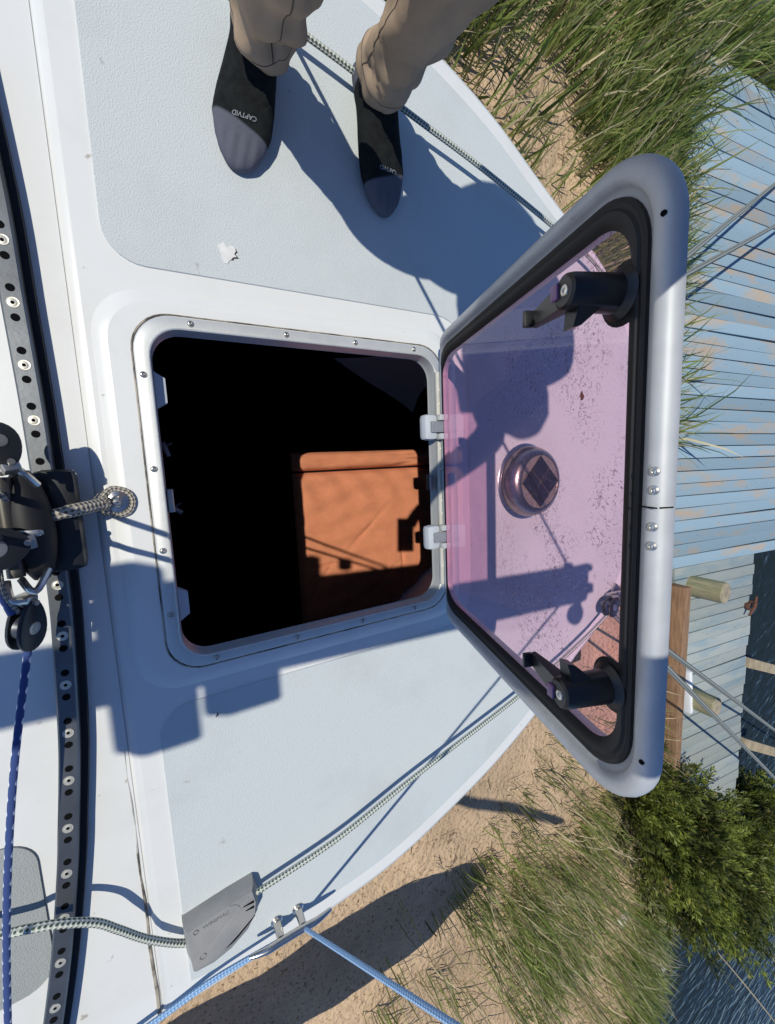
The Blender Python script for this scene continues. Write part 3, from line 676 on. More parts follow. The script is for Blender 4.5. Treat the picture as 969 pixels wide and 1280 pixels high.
for (y, hw) in ((.185, .030), (-.185, .030)):
    d = MB(); d.loft([[(-.2765, y - hw, -.004), (-.2765, y + hw, -.004), (-.2765, y + hw, -.020), (-.2765, y - hw, -.020)], [(-.260, y - hw * .66, -.008), (-.260, y + hw * .66, -.008), (-.260, y + hw * .66, -.020), (-.260, y - hw * .66, -.020)]]); obj('catch_plate', d, M['grey_pl'], base, smooth=False)
d = MB(); d.box((-.271, .0, -.008), (.010, .040, .018), bev=.002); obj('centre_catch', d, M['screw'], base)
# hinge along the bow side
hg = MB(); hg.box((.2835, 0, .0215), (.018, .49, .008), bev=.002); hg.tube([(.2945, -.24, .027), (.2945, .24, .027)], .0058, 10); hg.box((.303, 0, .022), (.012, .46, .006), bev=.001); hinge = obj('hinge', hg, mat('cream_hinge_alloy', (.70, .68, .62), .4, metal=.25, var=.15, vscale=40), hatch)
rv = MB(); rv.lathe([(.0042, 0), (.0038, .0018), (.0018, .0028), (0, .003)], seg=12); rv0 = None
for y in (.205, .175, .135, .075, .03, -.045, -.075, -.125, -.16, -.20):
    if rv0 is None: rv0 = obj('rivet', rv, M['brass'], hinge); o = rv0
    else: o = dup(rv0, hinge)
    o.matrix_basis = Matrix.Translation((.2835, y, .0253))
for (y, tone) in ((.122, 0), (-.125, 1)):
    d = MB(); d.box((.246, y, .030), (.034, .056, .026), bev=.010); st = obj('friction_lever', d, M['grey_pl'], hatch)
    d = MB(); d.box((.264, y, .046), (.044, .024, .008), bev=.002); obj('lever_strap', d, M['grey_dark'], st)
    for s_ in (-1, 1):
        d = MB(); d.box((.271, y + s_ * .0205, .042), (.014, .013, .018), bev=.002); obj('lever_bracket', d, M['alu'], st)
d = MB(); d.box((.258, .0, .016), (.016, .036, .014), bev=.002); obj('hinge_catch', d, M['screw'], hatch)
d = MB(); d.box((.290, -.035, .032), (.010, .050, .012), bev=.002); obj('hinge_stop', d, M['black'], hatch)
# the lid, opened 72 degrees
HP = Vector((.283, 0, .028)); DV = Vector((-.31, 0, .951)).normalized(); UX = Vector((0, 1, 0)); WZ = UX.cross(DV)
LT = frame_T(HP, UX, DV, WZ)            # local x = port, y = away from the hinge, z = outer face
lo = lambda k: rrect(-.3144 + k, .3144 - k, .0 + k, .602 - k, max(.012, .078 - k * .72), 10)
def hinge_flat(m_):      # the rim is shallow along the hinge
    def ry(y): return y * .5 if y < .0525 else (.02625 + (y - .0525) * 1.7 if y < .09 else y)
    m_.v = [(x, ry(y), z * (1 - .80 * max(0., min(1., (.075 - y) / .045))) if z < 0 else z) for x, y, z in m_.v]
d = MB(); sweep_ring(d, lo, [(.006, .010), (.001, .005), (.0, -.002), (.0015, -.0085), (.0055, -.0125), (.011, -.0140), (.0165, -.0125), (.0200, -.0085), (.0215, -.005), (.030, -.004), (.0475, -.004), (.0475, .010)])
hinge_flat(d)
lid = obj('lid_frame', d, M['alu_lid'], hatch, T=LT, angle=60)
d = MB(); sweep_ring(d, lo, [(.0265, -.0042), (.0272, -.0078), (.0305, -.0095), (.0345, -.0080), (.0365, -.0098), (.0410, -.0092), (.0460, -.0065), (.0500, -.0036), (.0300, -.0036)]); hinge_flat(d); obj('gasket', d, M['rubber'], lid, T=LT)
d = MB(); d.loft([[(x, y, -.0035) for x, y in lo(.0490)], [(x, y, .0045) for x, y in lo(.0490)]]); hinge_flat(d); obj('pane', d, M['pane'], lid, T=LT, angle=30)
d = MB(); d.box((0.003, .6013, -.004), (.0012, .0018, .012)); d.box((.003, .5915, -.0142), (.0012, .020, .0012)); obj('frame_joint', d, M['hole'], lid, T=LT)
rs = MB(); rs.lathe([(.0046, 0), (.0040, .0016), (.0020, .0022), (.0016, .0010), (0, .0010)], seg=14); rs0 = None
for x in (.034, .018, -.014, -.031):
    if rs0 is None: rs0 = obj('rivet', rs, M['screw'], lid); o = rs0
    else: o = dup(rs0, lid)
    o.matrix_basis = LT @ Matrix.Translation((x, .5955, -.0118)) @ Matrix.Rotation(R(180 + 38), 4, 'X')
for x in (.238, -.238):
    d = MB(); d.lathe([(.0024, -.004), (.0024, .0022), (0, .0023)], (x, .5945, -.0118), 10, T=Matrix.Rotation(R(180 + 32), 4, 'X')); obj('drain_hole', d, M['hole'], lid, T=LT)
# dogs (latch handles) on the inner side of the lid
def dog(x, s):
    v = .545
    d = MB(); RX = Matrix.Rotation(math.pi, 4, 'X')
    d.lathe([(.0225, .0), (.0235, .002), (.0235, .006), (.0205, .0085), (.0176, .012), (.0168, .034), (.0163, .056), (.0152, .0615), (.0125, .0635), (.0, .0635)], (x, v, -.0035), 26, T=RX)
    body = obj('handle', d, M['black'], hatch, T=LT, angle=35)
    d = MB(); pts_t = [(x - .012, v - .006), (x + .012, v - .006), (x + .0085, v - .072), (x - .0085, v - .072)]
    z0, z1 = -.067, -.049
    d.loft([[(px, py, z1) for px, py in pts_t], [(px, py, z1 - .004) for px, py in pts_t], [(px, py, z0 + .002 + .010 * (py < v - .05)) for px, py in [(x - .011, v - .006), (x + .011, v - .006), (x + .0075, v - .071), (x - .0075, v - .071)]]])
    d.box((x, v - .071, -.060), (.017, .005, .011), bev=.001)
    obj('lever', d, M['black'], body, T=LT)
    d = MB(); d.loft([[(x - s * .010, v - .016, -.028), (x - s * .010, v + .010, -.028), (x - s * .010, v + .010, -.056), (x - s * .010, v - .012, -.056)], [(x - s * .029, v - .010, -.050), (x - s * .029, v + .003, -.050), (x - s * .031, v + .002, -.058), (x - s * .031, v - .012, -.058)]]); obj('cam', d, M['black'], body, T=LT)
    d = MB(); d.box((x + s * .003, v - .0110, -.0670), (.014, .010, .005), bev=.0010); obj('button', d, M['purple'], body, T=LT)
    d = MB(); d.lathe([(.0052, 0), (.0048, .0012), (.0020, .0016), (.0014, .0004), (0, .0004)], (x, v + .003, -.0670), 14, T=RX); obj('screw', d, M['steel'], body, T=LT)
    d = MB(); d.lathe([(.028, 0), (.0285, .0012), (.026, .0030), (.023, .0032)], (x, v, -.0036), 26, T=RX); obj('washer', d, M['rubber'], body, T=LT)
dog(.197, 1); dog(-.190, -1)

# ------------------------------------------------------------------ solar vent on the foredeck
vent = tag(empty('solar_vent', (.578, -.018, .0025)), 'round stainless solar vent on the foredeck behind the violet lid', 'vent')
vc = (.578, -.018, 0)
d = MB(); d.lathe([(.100, .0025), (.102, .006), (.098, .009), (.080, .010)], vc, 40); obj('flange', d, M['steel'], vent)
d = MB(); d.lathe([(.088, .009), (.0935, .013), (.094, .020), (.091, .034), (.085, .046), (.079, .0515), (.072, .0545), (.069, .055), (.0685, .053)], vc, 48); obj('dome', d, mat('tarnished_stainless', (.36, .33, .31), .30, metal=1.0, var=.3, vscale=30), vent, angle=30)
d = MB(); d.lathe([(.0685, .050), (.0685, .0535), (0.0, .0545)], vc, 40); tp = obj('top_plate', d, M['bronze'], vent)
for i in (-1, 1):
    for j in (-1, 1):
        d = MB(); a = R(45); lx, ly = i * .0242, j * .0242; d.box((vc[0] + lx * math.cos(a) - ly * math.sin(a), vc[1] + lx * math.sin(a) + ly * math.cos(a), .0555), (.0462, .0462, .0024), rz=a, bev=.0008); obj('solar_cell', d, M['solar'], tp, smooth=False)
d = MB(); [d.tube([(.40 + .0, .0, 0)] * 2, .001) for _ in ()]
b = MB(); b.prism([(.803, .222), (.811, .232), (.816, .222), (.822, .216), (.815, .205), (.806, .206)], .003, .0042); tag(obj('dead_leaf', b, M['leaf_dead'], smooth=False), 'small dark red dead leaf on the foredeck near the vent', 'leaf')

# ------------------------------------------------------------------ jib traveller track
TC = [(-.452, .62), (-.440, .436), (-.437, .30), (-.4345, .207), (-.433, .131), (-.4325, .0), (-.4335, -.112), (-.4365, -.192), (-.447, -.348), (-.455, -.426), (-.465, -.505), (-.475, -.581), (-.500, -.730), (-.530, -.87), (-.56, -.98)]
cen = catmull([(x, y, 0) for x, y in TC], 10)
def ribbon(cen, half, z0, z1, dx=0.0, bev=.0):
    rings = []
    for i, p in enumerate(cen):
        t = (cen[min(i + 1, len(cen) - 1)] - cen[max(i - 1, 0)]).normalized(); n_ = Vector((-t.y, t.x, 0))
        if n_.x < 0: n_ = -n_
        q = p + n_ * dx
        prof = [(-half, z0), (-half, z1 - bev), (-half + bev, z1), (half - bev, z1), (half, z1 - bev), (half, z0)]
        rings.append([q + n_ * a + Vector((0, 0, z)) for a, z in prof])
    m_ = MB(); m_.loft(rings); return m_
trk = tag(empty('traveller_track', (-.4325, 0, -.01)), 'curved dark aluminium traveller track with holes and countersunk screws', 'track')
obj('rail', ribbon(cen, .0135, -.004, .022, bev=.0025), M['track'], trk, angle=30)
obj('base_strip', ribbon(cen, .0165, -.0100, .004, dx=.006), M['rubber'], trk, angle=30)
hb = MB(); hb.lathe([(.0052, 0), (.0052, .0005), (0, .0006)], seg=16)
kb = MB(); kb.lathe([(.0074, 0), (.0072, .0007), (.0052, .0003), (.0048, .0005), (.0026, .0005)], seg=20); kb.cur = 1; kb.lathe([(.0027, .0003), (.0026, .0006), (0, .0006)], seg=6); kb.cur = 0
h0 = k0 = None
def at_y(y):
    for a, b in zip(cen, cen[1:]):
        if (a.y - y) * (b.y - y) <= 0: t = (y - a.y) / (b.y - a.y + 1e-12); return a.lerp(b, t)
for ys_ in (.45, .37, .290, .207, .131, .053, -.112, -.192, -.270, -.348, -.426, -.505, -.581, -.655, -.730, -.805):
    for k_, dy in (('s', 0), ('h', .0195), ('h', -.0195)):
        p = at_y(ys_ + dy); T_ = Matrix.Translation((p.x, p.y, .0221))
        if k_ == 's':
            if k0 is None: k0 = obj('screw', kb, [M['brass'], M['hole']], trk); o = k0
            else: o = dup(k0, trk)
        else:
            if h0 is None: h0 = obj('pin_hole', hb, M['hole'], trk); o = h0
            else: o = dup(h0, trk)
        o.matrix_basis = T_ @ Matrix.Rotation(random.uniform(0, 3), 4, 'Z')
# traveller car
car = tag(empty('traveller_car', (-.425, -.015, .02)), 'black traveller car with steel shackles riding on the track', 'car')
d = MB(); d.box((-.417, -.015, .030), (.052, .150, .034), bev=.013); obj('car_body', d, M['black'], car)
prof = []
d = MB(); rings = []
for k in range(13):
    t = k / 12; yy = .060 - t * .150; s_ = math.sin(math.pi * min(max(t * .94 + .03, 0), 1)) ** .45
    rings.append([(-.446 + .026 * s_ * math.cos(a) + .006 * t, yy, .066 + .030 * s_ * math.sin(a)) for a in np.linspace(0, 2 * math.pi, 17)[:-1]])
d.loft(rings); obj('saddle', d, M['rubber'], car)
d = MB(); d.tube([(-.462, .052, .085), (-.462, -.080, .083)], .010, 12); obj('roller', d, mat('worn_roller', (.13, .12, .10), .4, metal=.6, var=.3), car)
for (a, b_, c_) in (((-.462, .058, .080), (-.440, .062, .108), (-.425, .040, .092)), ((-.455, -.082, .095), (-.440, -.098, .110), (-.428, -.075, .085)), ((-.470, -.082, .095), (-.465, -.105, .105), (-.452, -.110, .100))):
    d = MB(); d.tube(catmull([a, b_, c_], 5), .0048, 8); obj('shackle', d, M['steel'], car)
d = MB(); d.box((-.440, -.022, .101), (.028, .010, .008), bev=.003); d.tube([(-.455, -.022, .102), (-.424, -.022, .100)], .0035, 8); obj('pin', d, M['steel'], car)

def block(name, label, cen_, axis, fwd, L, r, thick, parts_mat=None):
    """pulley block: two cheeks, a sheave and an axle. axis = sheave axle, fwd = long direction"""
    A = Vector(axis).normalized(); F = Vector(fwd); F = (F - A * F.dot(A)).normalized(); U = A.cross(F)
    T = frame_T(Vector(cen_), F, U, A); root = tag(empty(name, T=T), label, 'block', 'tackle blocks above the traveller car')
    out = [(L / 2 * math.cos(a) * (1.0), r * math.sin(a) * (1 - .25 * math.cos(a))) for a in np.linspace(0, 2 * math.pi, 25)[:-1]]
    for s_ in (-1, 1):
        d = MB(); d.prism(out, 0, .005, bev=.0022); d.v = [(x, y, s_ * (thick / 2 - .005 + z)) for x, y, z in d.v]; ck = obj('cheek', d, M['black'], root, T=T)
        d = MB(); d.lathe([(r * .42, 0), (r * .40, .0012), (r * .2, .0016), (0, .0012)], (-.06 * L, 0, 0), 18); d.v = [(x, y, s_ * (thick / 2 + z)) for x, y, z in d.v]; obj('axle', d, M['screw'], ck, T=T)
    d = MB(); d.lathe([(r * .5, -thick * .3), (r * .82, -thick * .3), (r * .68, 0), (r * .82, thick * .3), (r * .5, thick * .3)], (-.06 * L, 0, 0), 24); obj('sheave', d, M['track'], root, T=T)
    d = MB(); d.box((L * .46, 0, 0), (.016, .018, thick * .9), bev=.004); d.tube([(L * .44, 0, -thick * .7), (L * .44, 0, thick * .7)], .004, 8); obj('head', d, M['screw'], root, T=T)
    return root
block('pulley_block', 'upper black block by the track left of the car, cut by the frame edge', (-.452, .090, .110), (.35, .35, .85), (.25, -.9, .1), .060, .021, .020)
block('pulley_block', 'round black block beside the middle of the traveller car', (-.466, -.036, .112), (.25, .15, 1), (1, .1, -.2), .060, .027, .022)
block('pulley_block', 'long black block below the car that feeds the navy line', (-.460, -.146, .082), (.85, -.20, .5), (.12, 1, .15), .076, .021, .022)
for (a, b_, c_, r_, lab) in (((-.470, .075, .10), (-.462, .045, .112), (-.455, .022, .104), .0032, 'thin dark lashing line between the upper block and the car'), ((-.474, -.06, .095), (-.470, -.095, .108), (-.462, -.125, .098), .0030, 'thin dark lashing line between the car and the long block')):
    d = MB(); d.tube(catmull([a, b_, c_], 6), r_, 8); tag(obj('lashing_line', d, M['rope_old']), lab, 'line')
# lashing and pad eye
pe = tag(empty('pad_eye', (-.347, .006, .0)), 'stainless pad eye with a thimble aft of the hatch', 'pad eye')
d = MB(); d.lathe([(.0200, .0005), (.0205, .004), (.0175, .007), (.0165, .0085)], (-.347, .006, 0), 26); d.lathe([(.016, .0035), (.0185, .012), (.0170, .017), (.009, .019), (.008, .018)], (-.347, .006, 0), 26); obj('thimble', d, M['steel'], pe)
d = MB(); d.lathe([(.0068, .016), (.0068, .022), (.0050, .0245), (0, .025)], (-.347, .006, 0), 6); obj('bolt', d, M['steel'], pe)
d = MB(); d.tube(catmull([(-.420, -.004, .062), (-.400, .000, .058), (-.378, .003, .040), (-.362, .005, .020)], 6), [.0085] * 5 + [.0095] * 10 + [.0100, .0110, .0115, .0115], 12)
d.tube(catmull([(-.366, .012, .020), (-.352, .026, .013), (-.332, .020, .012), (-.326, .004, .012), (-.334, -.012, .012), (-.352, -.014, .013), (-.366, -.002, .020)], 5), .0052, 8)
for k in range(14):
    a = random.uniform(-1.5, 1.5); d.tube([(-.368 + random.uniform(-.014, .006), random.uniform(-.006, .012), .030), (-.368 + .016 * math.cos(a), .003 + .020 * math.sin(a), random.uniform(.022, .045))], .0007, 4)
tag(obj('lashing', d, M['rope_old']), 'short thick frayed rope lashing between the car and the pad eye', 'lashing')
# ropes ------------------------------------------------------------
def rope(name, label, pts, r, m_, n=8, seg=10, cat='rope', parent=None):
    d = MB(); d.tube(catmull(pts, n), r, seg); o = obj(name, d, M[m_], parent)
    return tag(o, label, cat) if parent is None else o
rope('navy_line', 'navy blue line with white flecks running aft from the long block', [(-.462, -.168, .070), (-.470, -.21, .075), (-.496, -.345, .085), (-.522, -.50, .082), (-.545, -.66, .07), (-.58, -.95, .05)], .0046, 'rope_navy')
rope('tackle_fall', 'dark line with white flecks rising from the car, partly cut by the frame', [(-.470, .02, .085), (-.480, -.02, .10), (-.478, -.075, .105), (-.468, -.125, .10)], .005, 'rope_navy')
rope('sheet_line', 'green flecked white rope looping over the track into the grey cover', [(-.80, -.52, .0), (-.64, -.60, .015), (-.556, -.628, .030), (-.528, -.628, .040), (-.487, -.640, .045), (-.445, -.672, .040), (-.417, -.713, .033), (-.381, -.767, .024), (-.327, -.820, .018), (-.29, -.825, .018)], .0062, 'rope_fl')
rope('furling_line', 'green flecked white rope along the starboard foredeck to the bow', [(-.215, -.795, .020), (-.199, -.788, .024), (-.028, -.757, .030), (.159, -.702, .032), (.383, -.645, .032), (.53, -.606, .032), (.69, -.556, .032), (.824, -.502, .034), (.90, -.46, .04)], .0055, 'rope_fl')
rope('port_line', 'green flecked white rope along the port foredeck behind the feet', [(-.6, .90, .02), (-.35, .87, .02), (-.15, .830, .024), (.022, .787, .030), (.114, .763, .032), (.237, .733, .032), (.406, .692, .032), (.644, .624, .032), (.80, .575, .032), (.93, .50, .03)], .0055, 'rope_fl')
# grey line cover --------------------------------------------------
lc = tag(empty('line_cover', (-.26, -.825, .0)), 'grey moulded plastic line cover on the starboard deck', 'line cover')
top_ = [(-.322, -.782), (-.290, -.777), (-.250, -.771), (-.205, -.766), (-.200, -.795), (-.204, -.820), (-.235, -.842), (-.262, -.858), (-.290, -.866), (-.318, -.868), (-.321, -.830)]
bot_ = [(-.328, -.778), (-.290, -.772), (-.250, -.766), (-.200, -.761), (-.192, -.795), (-.194, -.826), (-.210, -.862), (-.245, -.885), (-.280, -.894), (-.312, -.890), (-.327, -.835)]
d = MB(); d.loft([[(x, y, .0) for x, y in bot_], [(x, y, .010) for x, y in bot_], [((x * .65 + a * .35), (y * .65 + b * .35), .026) for (x, y), (a, b) in zip(bot_, top_)], [(x, y, .034) for x, y in top_], [(x * .985 + -.262 * .015, y * .985 - .82 * .015, .0362) for x, y in top_]]); obj('shell', d, M['cover'], lc, angle=28)
d = MB(); ct = catmull([(-.316, -.846, 0), (-.285, -.832, 0), (-.255, -.808, 0), (-.228, -.786, 0), (-.213, -.776, 0)], 4); d.tube([(p.x, p.y, .0362) for p in ct], .0012, 5)
d.tube([(p.x, p.y, .0362) for p in catmull([(-.248, -.773, 0), (-.235, -.779, 0), (-.229, -.790, 0)], 4)], .0012, 5); obj('moulded_line', d, M['cover'], lc)
for (x, y, l_) in ((-.214, -.790, .020), (-.2125, -.801, .016)):
    d = MB(); d.loft([[(x - l_ / 2, y - .0010, .0361), (x + l_ / 2, y - .0028, .0361), (x + l_ / 2, y + .0028, .0361), (x - l_ / 2, y + .0004, .0361)], [(x - l_ / 2, y - .0010, .0368), (x + l_ / 2, y - .0028, .0368), (x + l_ / 2, y + .0028, .0368), (x - l_ / 2, y + .0004, .0368)]]); obj('slot', d, M['hole'], lc)
d = MB(); d.tube([(p.x, p.y, p.z) for p in catmull([(-.268, -.8595, .0345), (-.245, -.850, .0355), (-.222, -.834, .0352), (-.204, -.823, .0340)], 4)], [.0008, .0012, .0016, .002, .002, .002, .0022, .0022, .0022, .002, .0018, .0014, .001], 6); obj('slot', d, M['hole'], lc)
d = MB(); d.tube([(-.300 + .0055 * math.cos(a), -.846 + .0055 * math.sin(a), .0365) for a in np.linspace(0, 2 * math.pi, 15)], .0008, 5); obj('screw_boss', d, M['cover_mark'], lc)
def text_mesh(body, size):
    cu_ = bpy.data.curves.new('lettering', 'FONT'); cu_.body = body; cu_.size = size; cu_.align_x = 'CENTER'; cu_.align_y = 'CENTER'; cu_.extrude = 0.0; cu_.resolution_u = 2
    o_ = bpy.data.objects.new('lettering', cu_); C.objects.link(o_); dg = bpy.context.evaluated_depsgraph_get()
    me_ = bpy.data.meshes.new_from_object(o_.evaluated_get(dg)); bpy.data.objects.remove(o_); bpy.data.curves.remove(cu_); return me_
def text_obj(me_, mp, material, parent, name='lettering'):
    b = MB(); b.add([mp(v.co) for v in me_.vertices], [tuple(p.vertices) for p in me_.polygons]); bpy.data.meshes.remove(me_)
    return obj(name, b, material, parent, smooth=False)
ang = R(6)
text_obj(text_mesh('WINIMAC', .0105), lambda c: (-.272 + c.x * math.cos(ang) - c.y * math.sin(ang), -.7865 + c.x * math.sin(ang) + c.y * math.cos(ang), .0367), M['cover_mark'], lc)
d = MB(); d.tube([(-.307 + .0042 * math.cos(a), -.790 + .0042 * math.sin(a), .0365) for a in np.linspace(0, 2 * math.pi, 15)], .0009, 5); obj('emblem', d, M['cover_mark'], lc)
# bow cleats and guys ------------------------------------------------
def horn_cleat(y, s, label):
    root = tag(empty('horn_cleat', (-.137, y, 0)), label, 'cleat', 'horn cleats on the foredeck edge')
    d = MB(); d.tube(catmull([(-.222, y, .040), (-.19, y, .046), (-.16, y, .045), (-.114, y, .045), (-.084, y, .046), (-.052, y, .040)], 4), [.0035, .0045, .0055, .006, .0065, .007, .007, .0072, .0072, .0074, .0074, .0074, .0074, .0072, .007, .007, .0065, .006, .005, .0045, .0035], 10); obj('horn', d, M['steel'], root)
    for x in (-.160, -.114):
        d = MB(); d.lathe([(.0125, 0), (.0125, .004), (.0085, .008), (.0075, .040)], (x, y, 0), 14); lg = obj('leg', d, M['steel'], root)
        d = MB(); d.lathe([(.006, .0), (.006, .006), (0, .007)], (x, y + s * .006, .004), 6); obj('bolt', d, M['screw'], lg)
    return root
horn_cleat(-.902, 1, 'polished steel horn cleat on the starboard deck edge'); horn_cleat(.925, -1, 'polished steel horn cleat on the port deck edge')
BE = Vector((.075, -.078, 1.20))
rope('guy_line', 'sky blue rope rising from the starboard cleat', [(-.112, -.905, .045), tuple(Vector((-.112, -.905, .045)).lerp(BE, .5)), tuple(BE)], .0042, 'rope_blue', n=14)
rope('guy_tail', 'sky blue rope tail led aft along the starboard deck edge', [(-.150, -.905, .040), (-.17, -.918, .030), (-.284, -.930, .018), (-.373, -.952, .010), (-.55, -.985, .0)], .0052, 'rope_blue', n=8)
rope('guy_line', 'sky blue rope rising from the port cleat, above the frame', [(-.112, .925, .045), tuple(Vector((-.112, .925, .045)).lerp(BE, .5)), tuple(BE)], .0042, 'rope_blue', n=14)
# overhead spars, above and behind the camera -------------------------
boom = tag(empty('jib_boom', (-1.0, 0, 1.2)), 'aluminium spar above the deck whose shadow crosses the hatch', 'boom')
A0 = Vector((-2.7, .09, 1.20)); A1 = BE.copy()
d = MB(); d.tube([A0.lerp(A1, t) for t in np.linspace(0, .985, 8)], .060, 20); obj('spar', d, M['boom'], boom)
d = MB(); d.box(A1 - Vector((.02, 0, 0)), (.10, .11, .10), rz=R(-3), bev=.02); d.box(A1 + Vector((.035, .045, .0)), (.05, .02, .05), bev=.004); d.box(A1 + Vector((.04, -.02, .01)), (.04, .03, .05), bev=.004); d.box(A1 + Vector((-.05, .055, .01)), (.03, .04, .03), bev=.004); obj('end_fitting', d, M['black'], boom)
d = MB(); d.tube(catmull([tuple(A1 + Vector((.0, -.05, -.01))), tuple(A1 + Vector((.03, -.085, -.04))), tuple(A1 + Vector((.035, -.12, -.10)))], 5), .014, 8); d.lathe([(.0, -.03), (.03, -.02), (.034, .01), (.02, .03), (0, .034)], A1 + Vector((.03, -.11, -.06)), 12); obj('end_block', d, M['black'], boom)
for (x, y, dx, dy, dz) in ((-1.065, -.085, .098, .16, .09), (-.915, -.080, .108, .12, .07), (-1.08, .105, .085, .13, .08), (-.99, .085, .06, .09, .06), (-.84, .072, .04, .05, .05)):
    d = MB(); d.box((x, y, 1.2), (dx, dy, dz), bev=.012); obj('shadow_fitting', d, M['black'], boom)  # unseen boxes, shaped to give the spar's shadow its stepped outline
d = MB(); d.tube(catmull([(-1.02, -.02, 1.10), (-1.0, -.06, .98), (-.97, -.10, 1.06), (-.95, -.04, 1.16)], 6), .018, 8); obj('shadow_coil', d, M['rope_old'], boom)  # unseen loop, added for the rounded lumps in the spar's shadow
for (y0, y1, x1) in ((.030, .020, -.62), (-.022, -.03, -.56)):
    rope('tackle_line', 'line of the tackle rising from the car to the spar, %s' % ('port side' if y0 > 0 else 'starboard side'), [(-.462, y0, .10), ((-.462 + x1) / 2, (y0 + y1) / 2, .6), (x1, y1, 1.16)], .0050, 'dark_line', cat='rope')
pole = tag(empty('shadow_pole', (-1.5, -.9, 1.5)), 'unseen pole added to cast a strip of shadow on the starboard sand', 'pole')
d = MB(); d.tube([(-2.70, -.05, 1.5), (.60, -2.25, 1.5)], .040, 14); obj('tube', d, M['boom'], pole)  # unseen pole, added so a strip of shadow crosses the starboard sand
d = MB(); d.box((.60, -2.25, 1.5), (.12, .05, .05), rz=R(-33.7), bev=.01); obj('end_jaw', d, M['black'], pole)
cr = MB(); cr.box((-2.70, 0, .57), (.09, .09, 1.16), bev=.01); cr.box((-2.70, 0, 1.30), (.10, .40, .30), bev=.02)
tag(obj('spar_crutch', cr, M['wood_brown']), 'wooden crutch post carrying the spars on the aft deck', 'crutch')
# outrigger float, out of frame to starboard; its shadow lies on the sand
fl = tag(empty('outrigger_float', (-.6, -2.6, -.6)), 'slim white outrigger hull beside the main hull', 'outrigger')
rings = []
for k in range(15):
    t = k / 14; x = .98 - 3.0 * t; wdt = .235 * math.sqrt(max(0, 1 - (1 - min(1, t * 3.2)) ** 2)) + .02; zt = -.30; zb = -.34 - .42 * (1 - (1 - min(1, t * 1.5)) ** 2); yc = -2.69 + .10 * min(1, t * 1.2)
    rings.append([(x, yc + wdt * math.cos(a) * (1.0 if math.sin(a) > -.2 else .8), (zt + zb) / 2 + (zt - zb) / 2 * max(-1, min(1, 1.25 * math.sin(a)))) for a in np.linspace(0, 2 * math.pi, 19)[:-1]])
d = MB(); d.loft(rings); obj('float_hull', d, M['hull'], fl)
d = MB(); d.tube([(-1.4, -.95, -.10), (-1.4, -1.8, .0), (-1.4, -2.55, -.30)], .09, 12); obj('cross_beam', d, M['hull'], fl)
# bow fittings -------------------------------------------------------
bow = tag(empty('bow_fitting', (.98, -.40, 0)), 'steel bow fitting with rollers and block seen through the violet lid', 'bow fitting')
d = MB(); d.box((1.06, -.46, .004), (.20, .05, .012), rz=R(-38), bev=.003); d.box((1.10, -.44, .03), (.10, .006, .06), rz=R(-38), bev=.002); d.box((1.065, -.485, .03), (.10, .006, .06), rz=R(-38), bev=.002); obj('roller_plate', d, M['screw'], bow)
d = MB(); d.tube([(1.12, -.46, .03), (1.085, -.505, .03)], .022, 14); obj('roller', d, M['rubber'], bow)
d = MB(); d.tube(catmull([(1.0, -.42, .01), (.99, -.40, .05), (.96, -.39, .055), (.945, -.41, .01)], 5), .006, 8); obj('bail', d, M['steel'], bow)
block('pulley_block', 'small black block at the bow end of the starboard rope', (.915, -.43, .045), (.1, .1, 1), (.8, .5, .05), .075, .024, .026)
for i, (a, b_, lab) in enumerate((((.957, .467, .02), (5.709, 2.936, -.95), 'upper of the two flecked mooring lines crossing the blue planks'), ((.957, .467, .02), (5.835, 2.483, -.95), 'lower of the two flecked mooring lines crossing the blue planks'), ((.92, -.43, .02), (7.825, -4.697, -.9), 'upper of the two flecked mooring lines past the piles'), ((.92, -.43, .02), (8.161, -5.91, -.9), 'lower of the two flecked mooring lines past the piles'))):
    A = Vector(a); B = Vector(b_); k = 5
    rope('mooring_line', lab, [tuple(A.lerp(B, t)) for t in np.linspace(0, 1, k)], .012, 'rope_dock', n=8)['group'] = 'mooring lines led forward from the bow'

# ================================================================== THE PERSON (holds the phone that took the picture)
person = tag(empty('person', (.03, .72, 0)), 'person in rolled khaki trousers and black grey-toed socks on the port deck', 'person')
def skin_mesh(verts, edges, radii, root, sub=2):
    me = bpy.data.meshes.new('tmp'); me.from_pydata(verts, edges, []); o = bpy.data.objects.new('tmp', me); C.objects.link(o)
    sk = o.modifiers.new('s', 'SKIN'); sk.use_smooth_shade = True; o.modifiers.new('u', 'SUBSURF').levels = sub
    for i, r in enumerate(radii): me.skin_vertices[0].data[i].radius = (r, r) if not isinstance(r, tuple) else r; me.skin_vertices[0].data[i].use_root = (i == root)
    dg = bpy.context.evaluated_depsgraph_get(); m2 = bpy.data.meshes.new_from_object(o.evaluated_get(dg)); bpy.data.objects.remove(o); return m2
